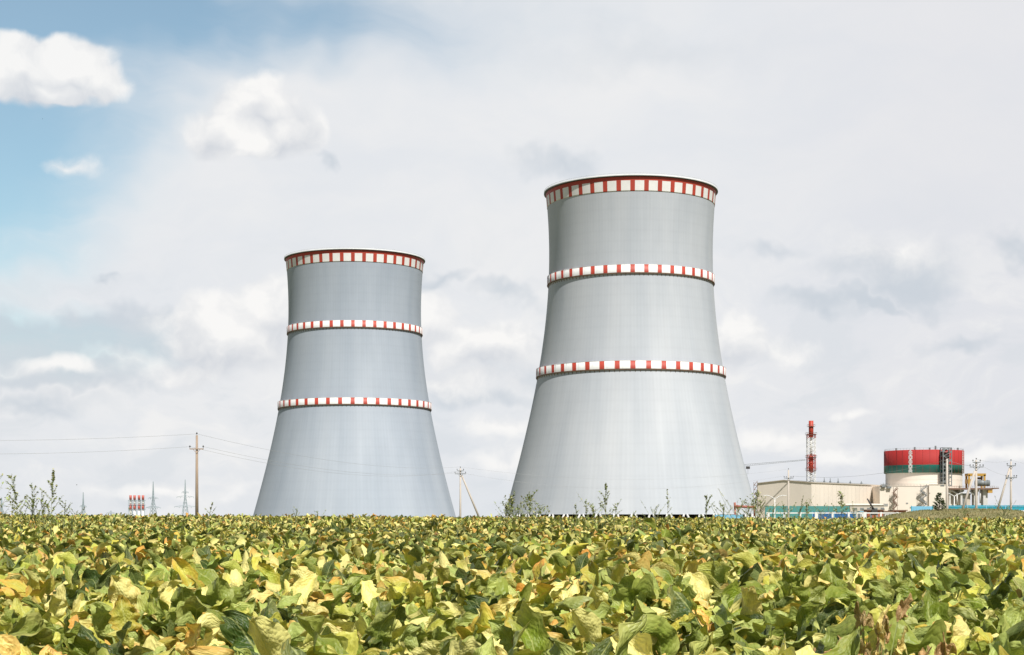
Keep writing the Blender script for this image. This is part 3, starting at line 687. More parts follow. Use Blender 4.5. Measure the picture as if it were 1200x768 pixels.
GREEN = np.array([.165, .22, .015]); DGREEN = np.array([.035, .068, .008]); YG = np.array([.48, .47, .06]); CREAM = np.array([.86, .76, .27])
ORANGE = np.array([.76, .40, .08]); BROWN = np.array([.30, .14, .04]); PEACH = np.array([.84, .55, .18]); SAGE = np.array([.36, .43, .10])
KP = [[.23, .19, .25, .215, .035, .02, .005, .055], [.17, .13, .25, .28, .08, .035, .01, .045]]

def make_leaf(rng, nu, nv, kind=None, L=None, hscale=1.0):
    """returns verts, faces, tint, leafco of one petiole+blade; spine in the x-z plane, later rotated"""
    L = L or rng.uniform(.13, .235); Wd = L*rng.uniform(.24, .37)
    lp = rng.uniform(.14, .34)*hscale; th = R(rng.uniform(42, 86)); 
    npt = 3
    # spine
    us = np.linspace(0, 1, nu+1); th1 = th-R(rng.uniform(15, 135)); bend = rng.uniform(.7, 1.6)
    thp = np.linspace(th, th-R(12), npt)
    px, pz = [0.], [0.]
    for a in thp: px.append(px[-1]+math.cos(a)*lp/npt); pz.append(pz[-1]+math.sin(a)*lp/npt)
    ths = (th-R(12))+(th1-th+R(12))*us**bend+rng.uniform(-.25, .25)*np.sin(us*rng.uniform(5, 11)+rng.uniform(0, 6))
    bx = px[-1]+np.concatenate([[0], np.cumsum(np.cos(ths[:-1])*L/nu)]); bz = pz[-1]+np.concatenate([[0], np.cumsum(np.sin(ths[:-1])*L/nu)])
    prof = np.sin(np.pi*np.clip(us*.96+.035, 0, 1)**.82)**.72; prof[-1] = .12; prof[0] = .10
    vs = np.linspace(-1, 1, nv+1); U, V = np.meshgrid(us, vs, indexing='ij')
    w = Wd*prof[:, None]
    ph = rng.uniform(0, 6.28, 6); k1 = rng.uniform(1.0, 2.4); k2 = min(rng.uniform(3.0, 5.0), nu/3.6)
    ruf = rng.uniform(.14, .42)*Wd
    side = np.sign(V)
    off = ruf*np.abs(V)**1.6*(np.sin(2*np.pi*k1*U+ph[0]+side*ph[1])+.55*np.sin(2*np.pi*k2*U+ph[2]*side))
    off *= np.minimum(1, prof[:, None]*1.3)
    cup = rng.uniform(-.9, 1.2)*Wd; off = off+cup*np.abs(V)**1.7*prof[:, None]
    off += .16*Wd*np.sin(9*U+ph[3])*np.cos(4*V+ph[4])+.05*Wd*np.sin(11*U+ph[0]+3*V)*np.sin(4.5*V+ph[1])
    if nu > 14: off += rng.uniform(.02, .05)*Wd*np.sin(34*U+ph[5]+7*np.abs(V))*np.abs(V)
    wav = 1+.10*np.sin(2*np.pi*k2*U+ph[3]+side)*np.abs(V)
    wav = wav*(1+(.05*np.abs(V)*np.sin(30*U+ph[1]*side) if nu > 14 else 0))
    lat = w*V*wav*(1-.18*abs(cup)/Wd)
    tw = rng.normal(0, .45)+rng.normal(0, .6)*U+0*V
    lx = lat*np.cos(tw)-off*np.sin(tw); nz = lat*np.sin(tw)+off*np.cos(tw)
    sn, cs = np.sin(ths)[:, None], np.cos(ths)[:, None]
    X = bx[:, None]-sn*nz; Z = bz[:, None]+cs*nz; Y = lx+rng.normal(0, .06)*U**2
    verts = np.stack([X, Y, Z], -1).reshape(-1, 3)
    n = nv+1; ii, jj = np.meshgrid(np.arange(nu), np.arange(nv), indexing='ij'); b = (ii*n+jj).ravel()
    faces = np.stack([b, b+n, b+n+1, b+1], 1)
    # colours
    if kind is None: kind = rng.choice(['g', 'dg', 'yg', 'cr', 'pe', 'or', 'br', 'sg'], p=KP[0 if nu > 10 else 1])
    base = {'g': GREEN, 'dg': DGREEN, 'yg': YG, 'cr': CREAM, 'pe': PEACH, 'or': ORANGE, 'br': BROWN, 'sg': SAGE, 'wi': np.array([.56, .34, .16])}[kind]*rng.uniform(.8, 1.2)
    sev = {'g': .35, 'dg': .15, 'yg': .8, 'cr': .9, 'pe': 1, 'or': .9, 'br': .3, 'sg': .3, 'wi': .5}[kind]*rng.uniform(.2, 1)
    e = np.clip((np.abs(V)**2.2*.9+U**3*.8)*sev+(.25*np.sin(6*U+ph[1])*sev), 0, 1)
    edge = ORANGE if (rng.random() < .33 and kind in ('yg', 'cr', 'pe', 'or')) else (CREAM if kind not in ('br', 'wi') else PEACH)
    tint = base*(1-e[..., None])+edge*e[..., None]*rng.uniform(.85, 1.1); tint = tint.reshape(-1, 3)
    rr = rng.random(); lc = np.stack([U, V, np.full_like(U, rr)], -1).reshape(-1, 3)
    # petiole: a narrow gutter
    pw = .0055+.002*rng.random(); pv = []
    for a, b2 in zip(px, pz):
        pv += [(a, -pw, b2+.003), (a, 0, b2-.003), (a, pw, b2+.003)]
    k = len(verts); m = len(px); pf = []
    for i in range(m-1):
        for j in range(2): q = k+i*3+j; pf.append((q, q+3, q+4, q+1))
    verts = np.vstack([verts, pv]); faces = np.vstack([faces, pf])
    tint = np.vstack([tint, np.tile(np.array([.33, .38, .13]), (len(pv), 1))]); lc = np.vstack([lc, np.tile([-1., .5, rr], (len(pv), 1))])
    return verts, faces, tint, lc

def make_plant(rng, nleaf, nu, nv, kinds=None, hscale=1.0, Lr=(.13, .235)):
    V, Fc, T, Lc, k = [], [], [], [], 0
    mood = rng.random()
    for i in range(nleaf):
        kd = None
        if kinds: kd = rng.choice(kinds)
        elif rng.random() < .45: kd = rng.choice(['yg', 'cr', 'sg']) if mood > .5 else rng.choice(['g', 'dg', 'g', 'sg', 'yg'])
        v, f, t, l = make_leaf(rng, nu, nv, kd, L=rng.uniform(*Lr), hscale=hscale)
        a = 2.4*i+rng.normal(0, .4); c, s = math.cos(a), math.sin(a)
        x = v[:, 0]+.012; v = np.stack([x*c-v[:, 1]*s, x*s+v[:, 1]*c, v[:, 2]], 1)
        v[:, :2] += rng.normal(0, .012, 2); V.append(v); Fc.append(f+k); T.append(t); Lc.append(l); k += len(v)
    V = np.vstack(V); V[:, 2] = np.maximum(V[:, 2], .01)
    return V, np.vstack(Fc), np.vstack(T), np.vstack(Lc)

def np_mesh(name, V, Fc, T, Lc, material):
    me = bpy.data.meshes.new(name); me.vertices.add(len(V)); me.vertices.foreach_set('co', V.astype(np.float32).ravel())
    me.loops.add(Fc.size); me.loops.foreach_set('vertex_index', Fc.astype(np.int32).ravel())
    me.polygons.add(len(Fc)); me.polygons.foreach_set('loop_start', np.arange(0, Fc.size, Fc.shape[1], dtype=np.int32))
    try: me.polygons.foreach_set('loop_total', np.full(len(Fc), Fc.shape[1], dtype=np.int32))
    except Exception: pass
    me.update(calc_edges=True); me.polygons.foreach_set('use_smooth', np.ones(len(Fc), dtype=bool))
    a = me.attributes.new('tint', 'FLOAT_COLOR', 'POINT'); a.data.foreach_set('color', np.hstack([T, np.ones((len(T), 1))]).astype(np.float32).ravel())
    a = me.attributes.new('leafco', 'FLOAT_VECTOR', 'POINT'); a.data.foreach_set('vector', Lc.astype(np.float32).ravel())
    me.materials.append(material); return me

rng = np.random.default_rng(11)
near_var = []
for i in range(36):
    V, Fc, T, Lc = make_plant(rng, int(rng.integers(14, 20)), 22, 10, Lr=(.15, .265))
    near_var.append(np_mesh('beet_foliage', V, Fc, T, Lc, LEAF))

# planting: jittered rows
pts = []
y = 3.9
while y < 36:
    half = .345*y+1.2; x = -half
    while x < half:
        pts.append((x+rng.normal(0, .06), y+rng.normal(0, .06))); x += .36
    y += .43
pts = [(x, y) for x, y in pts if y > 3.7]
vis = sorted([(y, x) for x, y in pts if abs(x) < .335*y+.12])[:300]
visset = set(vis); BG = 'sugar beet plants of the foreground'
special = {}
def nearest(px, py, dh):
    # plant whose crown stands where the photograph shows it
    D = (EYE-dh)/((py-HY)/F); x = HX(px, D)
    best = min((q for q in vis if q not in special), key=lambda q: (q[0]-D)**2+(q[1]-x)**2); return best
spec_list = [
 ((1042, 735), .58, ['br', 'or', 'br'], 'withered beet plant with curled brown leaves at the lower right', 1.2),
 ((95, 722), .5, ['or', 'yg', 'or'], 'beet plant with rolled orange leaves at the lower left', 1.0),
 ((30, 745), .5, ['cr', 'pe'], 'beet plant with cream and peach leaves in the bottom left corner', 1.0),
 ((425, 722), .5, ['or', 'cr', 'yg'], 'beet plant with one upright orange leaf left of bottom centre', 1.0),
 ((740, 752), .52, ['dg', 'g', 'yg'], 'large dark green beet plant edged yellow at the bottom, right of centre', 1.06),
 ((890, 715), .55, ['dg', 'g'], 'dark green upright beet plant left of the withered brown one', 1.06),
 ((1100, 720), .56, ['dg', 'dg', 'sg'], 'tall dark green beet plant right of the withered brown one', 1.1),
 ((835, 745), .5, ['cr', 'yg', 'pe'], 'pale yellow beet plant with orange edges at the bottom, right of centre', 1.05),
 ((195, 660), .56, ['dg', 'g'], 'dark green upright beet plant standing proud in the left foreground', 1.1),
 ((230, 745), .5, ['cr', 'yg'], 'cream leaved beet plant with broad wavy leaves at the lower left', 1.05)]
for (pp, dh, kinds, lab, sc) in spec_list:
    q = nearest(pp[0], pp[1], dh); special[q] = (kinds, lab, sc)
nv_ = 0
for q in vis:
    y, x = q
    if q in special:
        kinds, lab, sc = special[q]
        V, Fc, T, Lc = make_plant(rng, 15, 22, 10, kinds, hscale=1.12, Lr=((.17, .27) if 'withered' not in lab else (.12, .19)))
        if lab.startswith('withered'):
            V, Fc, T, Lc = make_plant(rng, 46, 22, 10, ['wi', 'wi', 'wi', 'pe'], hscale=1.55, Lr=(.07, .14))
            V += .010*np.sin(V[:, [1, 2, 0]]*110+T[:, :1]*9); V[:, :2] *= .50; V[:, 2] *= 1.08
        me = np_mesh('beet_foliage', V, Fc, T, Lc, LEAF); s = sc
    else: me = near_var[int(rng.integers(0, 36))]; s = rng.uniform(.78, 1.28); lab = 'yellowing green beet plant with wavy wilting leaves in the foreground crop'
    o = bpy.data.objects.new('sugar_beet_plant', me); C.objects.link(o)
    o.location = (x, y, gz(x, y)); o.scale = (s, s, s*rng.uniform(.92, 1.08)); o.rotation_euler = (rng.normal(0, .09), rng.normal(0, .09), rng.uniform(0, 6.28))
    tag(o, lab, 'beet plant', BG)

# everything farther: one ground-cover mesh
AV, AF, AT, AL = [], [], [], []; cnt = 0
def addp(P, x, y, s, rz, tm, sz=1.0):
    global cnt
    V, Fc, T, Lc = P; c, q = math.cos(rz)*s, math.sin(rz)*s
    v = np.stack([V[:, 0]*c-V[:, 1]*q+x, V[:, 0]*q+V[:, 1]*c+y, V[:, 2]*s*sz+gz(x, y)], 1)
    AV.append(v); AF.append(Fc+cnt); AT.append(T*tm); AL.append(Lc); cnt += len(v)
mid_var = [make_plant(rng, int(rng.integers(14, 19)), 8, 4) for _ in range(40)]
mid2_var = [make_plant(rng, 13, 4, 2) for _ in range(40)]
far_var = [make_plant(rng, 9, 3, 2) for _ in range(40)]
def tone(x, y):
    a = math.sin(x*.9+1.7*math.sin(y*.33))*math.sin(y*.55+x*.2)
    b = math.sin(x*.21+2)*math.sin(y*.08+1)
    w = 1+.10*a+.10*b+rng.normal(0, .07); g = rng.normal(0, .05)+.05*a
    return np.array([w*(1-g), w, w*(1-g*.5)])
for x, y in pts:
    if (y, x) in visset: continue
    P = (mid_var if y < 20 else mid2_var)[int(rng.integers(0, 40))]
    addp(P, x, y, rng.uniform(.76, 1.32), rng.uniform(0, 6.28), tone(x, y))
y = 36.2
while y < 132:
    half = .345*y+2; st = .34+.0035*(y-36); x = -half
    while x < half:
        px_, py_ = x+rng.normal(0, .1), y+rng.normal(0, .12)
        addp(far_var[int(rng.integers(0, 40))], px_, py_, rng.uniform(.9, 1.2)*(1+.0022*(y-36)), rng.uniform(0, 6.28), tone(px_, py_), sz=rng.uniform(.82, 1.18) if rng.random() > .04 else 1.4); x += st
    y += .45+.009*(y-36)
me = np_mesh('beet_crop', np.vstack(AV), np.vstack(AF), np.vstack(AT), np.vstack(AL), LEAF)
o = bpy.data.objects.new('beet_crop', me); C.objects.link(o); tag(o, 'yellow green beet crop filling the field from the foreground to the horizon', 'crop', kind='stuff')
print('crop verts', len(me.vertices))

# ------------------------------------------------------------------ tall weeds above the crop
WEED = leaf_material('weed_leaf')
def weed(px, ytop, D, label, style='dock', branches=9, lean=0.0, spread=.16, dens=1.0, seed=0, name='tall_weed'):
    rg = np.random.default_rng(seed); x = HX(px, D); zb = gz(x, D); H = HZ(ytop, D)-zb
    t = empty(name, (x, D, zb), label, 'weed', 'tall weeds standing above the crop')
    r = .0042*D/40+.002
    pts_ = [Vector((lean*H*(q**1.5)+.015*math.sin(6*q+seed), .01*math.cos(5*q), H*q)) for q in np.linspace(0, 1, 9)]
    mb = MB()
    for i, (a, b) in enumerate(zip(pts_[:-1], pts_[1:])): mb.bar(a, b, r*(1.4-.9*i/8), r*(1.3-.9*(i+1)/8), n=5)
    tips = []
    for k in range(branches):
        q = .30+.66*(k+.5)/branches; i = min(7, int(q*8)); p = pts_[i].lerp(pts_[i+1], q*8-i)
        a = rg.uniform(0, 6.28); ln = spread*H*(1.25-q)*rg.uniform(.6, 1.3)*1.6
        e = p+Vector((math.cos(a)*ln*.7, math.sin(a)*ln*.5, ln*rg.uniform(.5, 1.1))); mb.bar(p, e, r*.7, r*.35, n=4); tips.append((p, e))
    mb.build('stem', 'weedstem', t)
    tips.append((pts_[5], pts_[8])); V, Fc, T, Lc = [], [], [], []; c = 0
    for p, e in tips:
        n = int((22 if style == 'dock' else 16)*dens*(2 if e == pts_[8] else 1))
        for j in range(n):
            q = rg.uniform(.1, 1.02); o_ = p.lerp(e, q); l = rg.uniform(.02, .05)*(1.0 if style == 'dock' else 2.0)*H**.5*(D/40)**.35; w = l*(.5 if style == 'dock' else .28)
            a = rg.uniform(0, 6.28); el = rg.uniform(-.5, 1.1); d = np.array([math.cos(a)*math.cos(el), math.sin(a)*math.cos(el), math.sin(el)]); s = np.array([-math.sin(a), math.cos(a), 0])*w
            o3 = np.array(o_); nrm = np.cross(d, s/w)*l*.12
            V += [o3, o3+d*l*.5+s+nrm, o3+d*l, o3+d*l*.5-s+nrm]; Fc.append([c, c+1, c+2, c+3]); c += 4
            col = (np.array([.33, .40, .18]) if rg.random() < .6 else np.array([.50, .46, .26]))*rg.uniform(.7, 1.4); T += [col]*4; rr = rg.random(); Lc += [(0, 0, rr), (.5, 1, rr), (1, 0, rr), (.5, -1, rr)]
    me = np_mesh('leaves', np.array(V), np.array(Fc), np.array(T), np.array(Lc), WEED)
    o = bpy.data.objects.new('leaves', me); C.objects.link(o); o.parent = t
    return t
M_['weedstem'] = mat('weed_stem', (.25, .27, .13), .7, .2, 6)
WL = [
 (596, 592, 57, 'low pale weed at the very left foot of the near tower', 'wisp', 12, -.1, .5, .9),
 (628, 593, 58, 'low grassy weed right of the two pale bushy ones at the near tower', 'wisp', 12, .12, .45, .9),
 (699, 594, 56, 'low bushy weed filling in left under the tallest one before the near tower', 'wisp', 12, -.1, .6, .9),
 (770, 597, 58, 'short weed tuft left of the very thin straight weed', 'dock', 8, -.1, .6, 1.0),
 (862, 594, 60, 'low dark weed clump left of the faded red pipe bridge', 'dock', 10, .1, .7, 1.2),
 (875, 590, 61, 'mid height weed under the faded red pipe bridge', 'dock', 11, .05, .45, 1.2),
 (934, 597, 62, 'low weed clump just right of the slim concrete pole', 'dock', 9, .1, .7, 1.1),
 (964, 598, 62, 'low ragged weed before the dark blue strip of fence', 'dock', 9, -.1, .7, 1.1),
 (34, 588, 43, 'low leafy weed filling the foot of the tall left clump', 'dock', 12, .1, .5, 1.2),
 (52, 585, 43, 'low leafy weed between the two right hand stems of the left clump', 'dock', 12, -.05, .4, 1.2),
 (26, 556, 42, 'bushy seeding weed, second clump from the left edge', 'dock', 12, -.14, .17, 1.2),
 (44, 566, 43, 'shorter leafy weed in the dip between the two tallest left hand weeds', 'dock', 9, -.10, .2, .9),
 (60, 551, 42, 'tallest seeding weed at the left, rightmost of the tall clump', 'dock', 13, .02, .15, 1.4),
 (4, 560, 40, 'sparse bare branched weed cut by the left edge', 'wisp', 12, -.16, .26, .55),
 (12, 583, 44, 'short twiggy weed low at the left edge', 'wisp', 9, .05, .3, .6),
 (72, 587, 45, 'small drooping weed right of the tall left clump', 'dock', 8, .10, .25, 1.0),
 (84, 600, 46, 'tiny leafy weed tuft at the right end of the left clump', 'dock', 6, .15, .5, .8),
 (243, 589, 60, 'small leafy weed just right of the tall wooden pole', 'dock', 6, .14, .25, 1.0),
 (604, 581, 55, 'pale bushy weed before the left foot of the near cooling tower', 'wisp', 15, -.12, .3, .9),
 (617, 580, 56, 'second pale bushy weed touching it on the right, same tower foot', 'wisp', 15, .12, .3, .9),
 (675, 590, 60, 'small thin weed left of the tall one before the near tower', 'dock', 7, 0, .14, .8),
 (685.5, 587, 60, 'thin weed directly left of the tallest one before the near tower', 'dock', 7, .04, .14, .8),
 (709, 566, 52, 'tallest weed in front of the near cooling tower', 'dock', 13, .02, .17, 1.1),
 (719, 590, 53, 'short side weed at the right of the tallest one before the near tower', 'dock', 8, .1, .3, .7),
 (742, 600, 58, 'tiny weed sprig at the middle of the near tower base', 'dock', 5, 0, .3, .8),
 (783, 575, 58, 'very thin straight weed right of the middle of the near tower', 'dock', 7, -.02, .1, .6),
 (826, 581, 50, 'leafy topped weed before the right part of the near tower', 'dock', 8, .04, .2, 1.5),
 (846, 592, 52, 'spreading dark weed before the right foot of the near tower', 'dock', 9, .05, .45, 1.3),
 (884, 578, 62, 'twiggy weed in front of the near tower right edge', 'wisp', 12, .05, .25, .9),
 (893, 588, 60, 'dense dark weed at the left end of the teal hoarding', 'dock', 12, -.05, .4, 1.4),
 (903, 594, 60, 'low weed beside the small white lamp post', 'dock', 8, .1, .5, 1.0),
 (920, 592, 62, 'low dark weed at the foot of the slim concrete pole', 'dock', 8, -.05, .4, 1.1),
 (986, 577, 60, 'tall wispy weed in front of the right end of the teal hoarding', 'wisp', 11, -.03, .18, .8),
 (998, 596, 60, 'small weed between the teal hoarding and the orange red shed', 'dock', 7, .1, .5, 1.0),
 (944, 590, 64, 'faint thin weed in front of the middle of the teal hoarding', 'wisp', 8, .05, .2, .6),
 (150, 598, 60, 'small weed sprig under the boiler chimneys', 'dock', 5, .1, .4, .8),
 (347, 596, 62, 'small upright weed before the left foot of the far tower', 'dock', 6, .02, .3, .9),
 (372, 599, 62, 'tiny weed before the left part of the far tower base', 'dock', 5, .0, .4, .8),
 (1176, 598, 140, 'low green weed clump on the grassy mound near the right edge', 'dock', 14, .0, 1.0, 2.0),
 (1130, 597, 140, 'low weed in front of the strut foot on the grassy mound', 'dock', 8, .0, .5, 1.2),
]
for i, w in enumerate(WL): weed(w[0], w[1], w[2], w[3], w[4], w[5], w[6], w[7], w[8], seed=i+3)

# a bolted beet leaf sticking up in front of the far tower
def upright(px, ytop, D, label, seed):
    rg = np.random.default_rng(seed); x = HX(px, D); zb = gz(x, D); s = (HZ(ytop, D)-zb)/.62
    V, Fc, T, Lc = make_plant(rg, 9, 8, 4, ['dg', 'g'], 1.3, (.14, .2)); me = np_mesh('beet_foliage', V*s, Fc, T, Lc, LEAF)
    o = bpy.data.objects.new('sugar_beet_plant', me); C.objects.link(o); o.location = (x, D, zb); tag(o, label, 'beet plant')
upright(413, 596, 40, 'dark green beet plant poking above the crop before the far tower', 3)
upright(800, 600, 34, 'dark green beet plant poking above the crop at the near tower base', 5)
upright(779, 601, 34, 'broad dark beet plant left of the other dark one at the near tower base', 8)

# young pine on the mound
def pine(px, ytop, D, ybase, wpx, label, seed):
    rg = np.random.default_rng(seed); x = HX(px, D); z0 = HZ(ybase, D)-.25; H = HZ(ytop, D)-z0; t = empty('pine_tree', (x, D, z0), label, 'pine tree')
    mb = MB(); mb.bar((0, 0, 0), (0, 0, H*.96), .06, .012, n=7); V, Fc, T, Lc = [], [], [], []; c = 0; hw = wpx*D/F/2
    br = []
    for k in range(46):
        q = rg.uniform(.06, .97); a = rg.uniform(0, 6.28); ln = hw*(1.08-q)**.8*rg.uniform(.55, 1.15)
        p = Vector((0, 0, H*q)); e = p+Vector((math.cos(a)*ln, math.sin(a)*ln, ln*.55)); mb.bar(p, e, .018, .008, n=4); br.append((p, e))
    mb.build('trunk', 'bark', t); br.append((Vector((0, 0, H*.8)), Vector((0, 0, H))))
    for p, e in br:
        for j in range(70):
            o3 = np.array(p.lerp(e, rg.uniform(.25, 1)**.7)); d = np.array((e-p).normalized())+rg.normal(0, .6, 3); d /= np.linalg.norm(d); l = rg.uniform(.10, .2); s = np.cross(d, rg.normal(0, 1, 3)); s = s/np.linalg.norm(s)*.018
            V += [o3-s, o3+s, o3+d*l+s*.3, o3+d*l-s*.3]; Fc.append([c, c+1, c+2, c+3]); c += 4; col = np.array([.05, .075, .035])*rg.uniform(.6, 1.9); T += [col]*4; Lc += [(0, .6, .2)]*4
    me = np_mesh('crown', np.array(V), np.array(Fc), np.array(T), np.array(Lc), WEED); o = bpy.data.objects.new('crown', me); C.objects.link(o); o.parent = t
pine(1100.5, 578.5, 158, 598.5, 16, 'small young pine standing on the left end of the grassy mound', 2)

# ------------------------------------------------------------------ sky and light
SUN_EL, SUN_AZ = R(54), R(157)      # azimuth clockwise from +Y (the view direction): high behind the camera, a little right
def world():
    w = bpy.data.worlds.new('World'); bpy.context.scene.world = w; w.use_nodes = True; nt = w.node_tree; L = nt.links.new
    bg = nt.nodes['Background']
    g = bpy.data.node_groups.new('cloud_cover', 'ShaderNodeTree')
    g.interface.new_socket('P', in_out='INPUT', socket_type='NodeSocketVector')
    g.interface.new_socket('D', in_out='OUTPUT', socket_type='NodeSocketFloat')
    def maker(nt):
        L = nt.links.new
        def M(op, a, b=None, c=None, clamp=False):
            n = N(nt, 'ShaderNodeMath', operation=op, use_clamp=clamp)
            for i, v in enumerate((a, b, c)):
                if v is None: continue
                if isinstance(v, (int, float)): n.inputs[i].default_value = v
                else: L(v, n.inputs[i])
            return n.outputs[0]
        def VM(op, a, b=None, s=None):
            n = N(nt, 'ShaderNodeVectorMath', operation=op)
            for i, v in enumerate((a, b)):
                if v is None: continue
                if isinstance(v, tuple): n.inputs[i].default_value = v
                else: L(v, n.inputs[i])
            if s is not None:
                if isinstance(s, (int, float)): n.inputs['Scale'].default_value = s
                else: L(s, n.inputs['Scale'])
            return n
        def noise(v, scale, det=6.0, ro=.6, col=False):
            n = N(nt, 'ShaderNodeTexNoise', inp={'Scale': scale, 'Detail': det, 'Roughness': ro}); L(v, n.inputs['Vector']); return n.outputs['Color' if col else 'Fac']
        def sm(x, a, b):
            n = N(nt, 'ShaderNodeMapRange', interpolation_type='SMOOTHSTEP', inp={'From Min': a, 'From Max': b}); L(x, n.inputs[0]); return n.outputs[0]
        def mix(f, a, b):
            n = N(nt, 'ShaderNodeMix', data_type='RGBA')
            if isinstance(f, (int, float)): n.inputs[0].default_value = f
            else: L(f, n.inputs[0])
            for i, v in ((6, a), (7, b)):
                if isinstance(v, tuple): n.inputs[i].default_value = (*v, 1)
                else: L(v, n.inputs[i])
            return n.outputs[2]
        return M, VM, noise, sm, mix
    # sky directions of what the photograph shows, as azimuth and elevation (tenths of a radian)
    def AE(px, py): return (10*math.atan((px-600)/F), 10*math.atan((HY-py)/math.hypot(F, px-600)), 0.0)
    def blob(nt, P, px, py, rx, ry, wgt, fns):
        M, VM, noise, sm, mix = fns
        d = VM('SUBTRACT', P, AE(px, py)).outputs[0]; d = VM('MULTIPLY', d, (F/rx/10, F/ry/10, 0.)).outputs[0]; ln = VM('LENGTH', d).outputs['Value']
        return M('MULTIPLY', M('SUBTRACT', 1.0, ln), wgt)
    # --- cumulus density group
    fn = maker(g); M, VM, noise, sm, mix = fn
    gi = N(g, 'NodeGroupInput'); go = N(g, 'NodeGroupOutput'); P0 = gi.outputs[0]
    wv = VM('SCALE', VM('SUBTRACT', noise(P0, 2.4, 3, .5, True), (.5, .5, .5)).outputs[0], s=.36).outputs[0]; P = VM('ADD', P0, wv).outputs[0]
    cums = [(30, 84, 66, 40, 1.1), (78, 82, 66, 36, 1.1), (115, 98, 50, 26, 1), (50, 104, 80, 18, 1),
            (300, 126, 62, 34, .72), (262, 156, 56, 34, .72), (325, 156, 62, 36, .72), (295, 165, 85, 26, .75),
            (270, 385, 95, 62, .85), (320, 365, 60, 50, .85), (225, 430, 85, 26, .38),
            (508, 372, 34, 38, .8), (575, 402, 85, 42, .8), (540, 446, 90, 28, .3),
            (865, 400, 38, 46, .8), (905, 410, 70, 20, .36), (590, 500, 70, 20, .36), (590, 545, 70, 18, .3),
            (905, 520, 55, 16, .36), (1000, 485, 36, 10, .36), (985, 538, 60, 16, .4), (1175, 525, 50, 14, .36), (70, 432, 66, 14, .36), (85, 202, 44, 14, .22),
            (200, 574, 110, 12, .34), (1040, 300, 110, 34, .22)]
    acc = None; acc2 = None
    for (px, py, rx, ry, wg) in cums:
        d = blob(g, P, px, py, rx, ry, wg, fn)
        acc = d if acc is None else M('MAXIMUM', acc, d)
        if ry > 30 or wg > 1:
            d = blob(g, P, px, py+ry*.5, rx, ry, wg, fn); acc2 = d if acc2 is None else M('MAXIMUM', acc2, d)
    under = M('MAXIMUM', M('MULTIPLY', acc2, 1.0), -.3); under = M('MULTIPLY', M('SUBTRACT', acc, under), .55)
    sp = N(g, 'ShaderNodeSeparateXYZ'); g.links.new(P0, sp.inputs[0])
    away = sm(M('ABSOLUTE', sp.outputs[0]), 4.0, 6.0)
    other = M('MULTIPLY', M('SUBTRACT', noise(P0, .35, 4, .6), .55), M('MULTIPLY', away, 4.0)); acc = M('MAXIMUM', acc, M('SUBTRACT', other, M('SUBTRACT', 1.0, away)))
    f1 = noise(P, 3.6, 7, .58); fine = M('MULTIPLY', M('SUBTRACT', f1, .5), .46)
    f2 = noise(VM('ADD', P, (.05, .13, 0.)).outputs[0], 3.4, 3, .52)
    g.interface.new_socket('S', in_out='OUTPUT', socket_type='NodeSocketFloat')
    g.links.new(M('ADD', acc, fine), go.inputs[0]); g.links.new(M('ADD', M('SUBTRACT', f1, f2), under), go.inputs[1])
    # --- world
    fn = maker(nt); M, VM, noise, sm, mix = fn
    tc = N(nt, 'ShaderNodeTexCoord'); sp = N(nt, 'ShaderNodeSeparateXYZ'); L(tc.outputs['Generated'], sp.inputs[0]); x, y, z = sp.outputs
    az = M('MULTIPLY', M('ARCTAN2', x, y), 10.0); el = M('MULTIPLY', M('ARCSINE', z), 10.0)
    cb = N(nt, 'ShaderNodeCombineXYZ'); L(az, cb.inputs[0]); L(el, cb.inputs[1]); P = cb.outputs[0]
    sky = N(nt, 'ShaderNodeTexSky', sky_type='NISHITA', sun_disc=False, sun_elevation=SUN_EL, sun_rotation=SUN_AZ, air_density=1.0, dust_density=.8, ozone_density=1.6)
    blue = N(nt, 'ShaderNodeVectorMath', operation='MULTIPLY'); L(sky.outputs[0], blue.inputs[0]); blue.inputs[1].default_value = (1.30*.1, 1.46*.1, 1.29*.1)
    # high thin veil, open only towards the upper left
    wv = VM('SCALE', VM('SUBTRACT', noise(P, .55, 4, .6, True), (.5, .5, .5)).outputs[0], s=1.3).outputs[0]; Pw = VM('ADD', P, wv).outputs[0]
    str_ = VM('MULTIPLY', Pw, (.5, 1.9, 1.)).outputs[0]
    opens = [(-30, 60, 330, 190, 1.35), (-40, 210, 250, 130, 1.25), (120, 5, 360, 100, .8), (380, 10, 460, 100, .72), (20, 392, 240, 58, .78), (120, 370, 150, 28, .35), (-10, 290, 160, 80, .35)]
    acc = None
    for b in opens:
        d = M('MAXIMUM', blob(nt, Pw, *b, fn), 0.0); acc = d if acc is None else M('ADD', acc, d)
    acc = M('ADD', acc, M('MULTIPLY', M('SUBTRACT', noise(str_, 1.2, 5, .62), .5), M('MULTIPLY', M('MINIMUM', acc, .6), 1.3)))
    openf = M('MULTIPLY', sm(acc, -.05, 1.35), .90)
    v1 = noise(VM('MULTIPLY', Pw, (.6, 1.3, 1.)).outputs[0], .8, 5, .6)
    veil = mix(sm(v1, .3, .7), (.775, .80, .838), (.855, .857, .865))
    veil = mix(M('MULTIPLY', sm(el, 1.0, .0), .5), veil, (.74, .77, .81))
    veil = mix(M('MULTIPLY', sm(az, .6, 3.0), .5), veil, (.735, .74, .785))
    col = mix(openf, veil, blue.outputs[0])
    # broken low cloud towards the horizon
    low = M('MULTIPLY', sm(el, 2.2, .9), M('SUBTRACT', 1.0, M('MULTIPLY', openf, .6)))
    lp = VM('MULTIPLY', Pw, (.8, 2.0, 1.)).outputs[0]; b1 = noise(lp, 1.5, 7, .6)
    col = mix(M('MULTIPLY', M('MULTIPLY', sm(b1, .50, .66), low), .55), col, (.92, .91, .895))
    col = mix(M('MULTIPLY', M('MULTIPLY', sm(b1, .50, .36), low), .34), col, (.64, .69, .74))
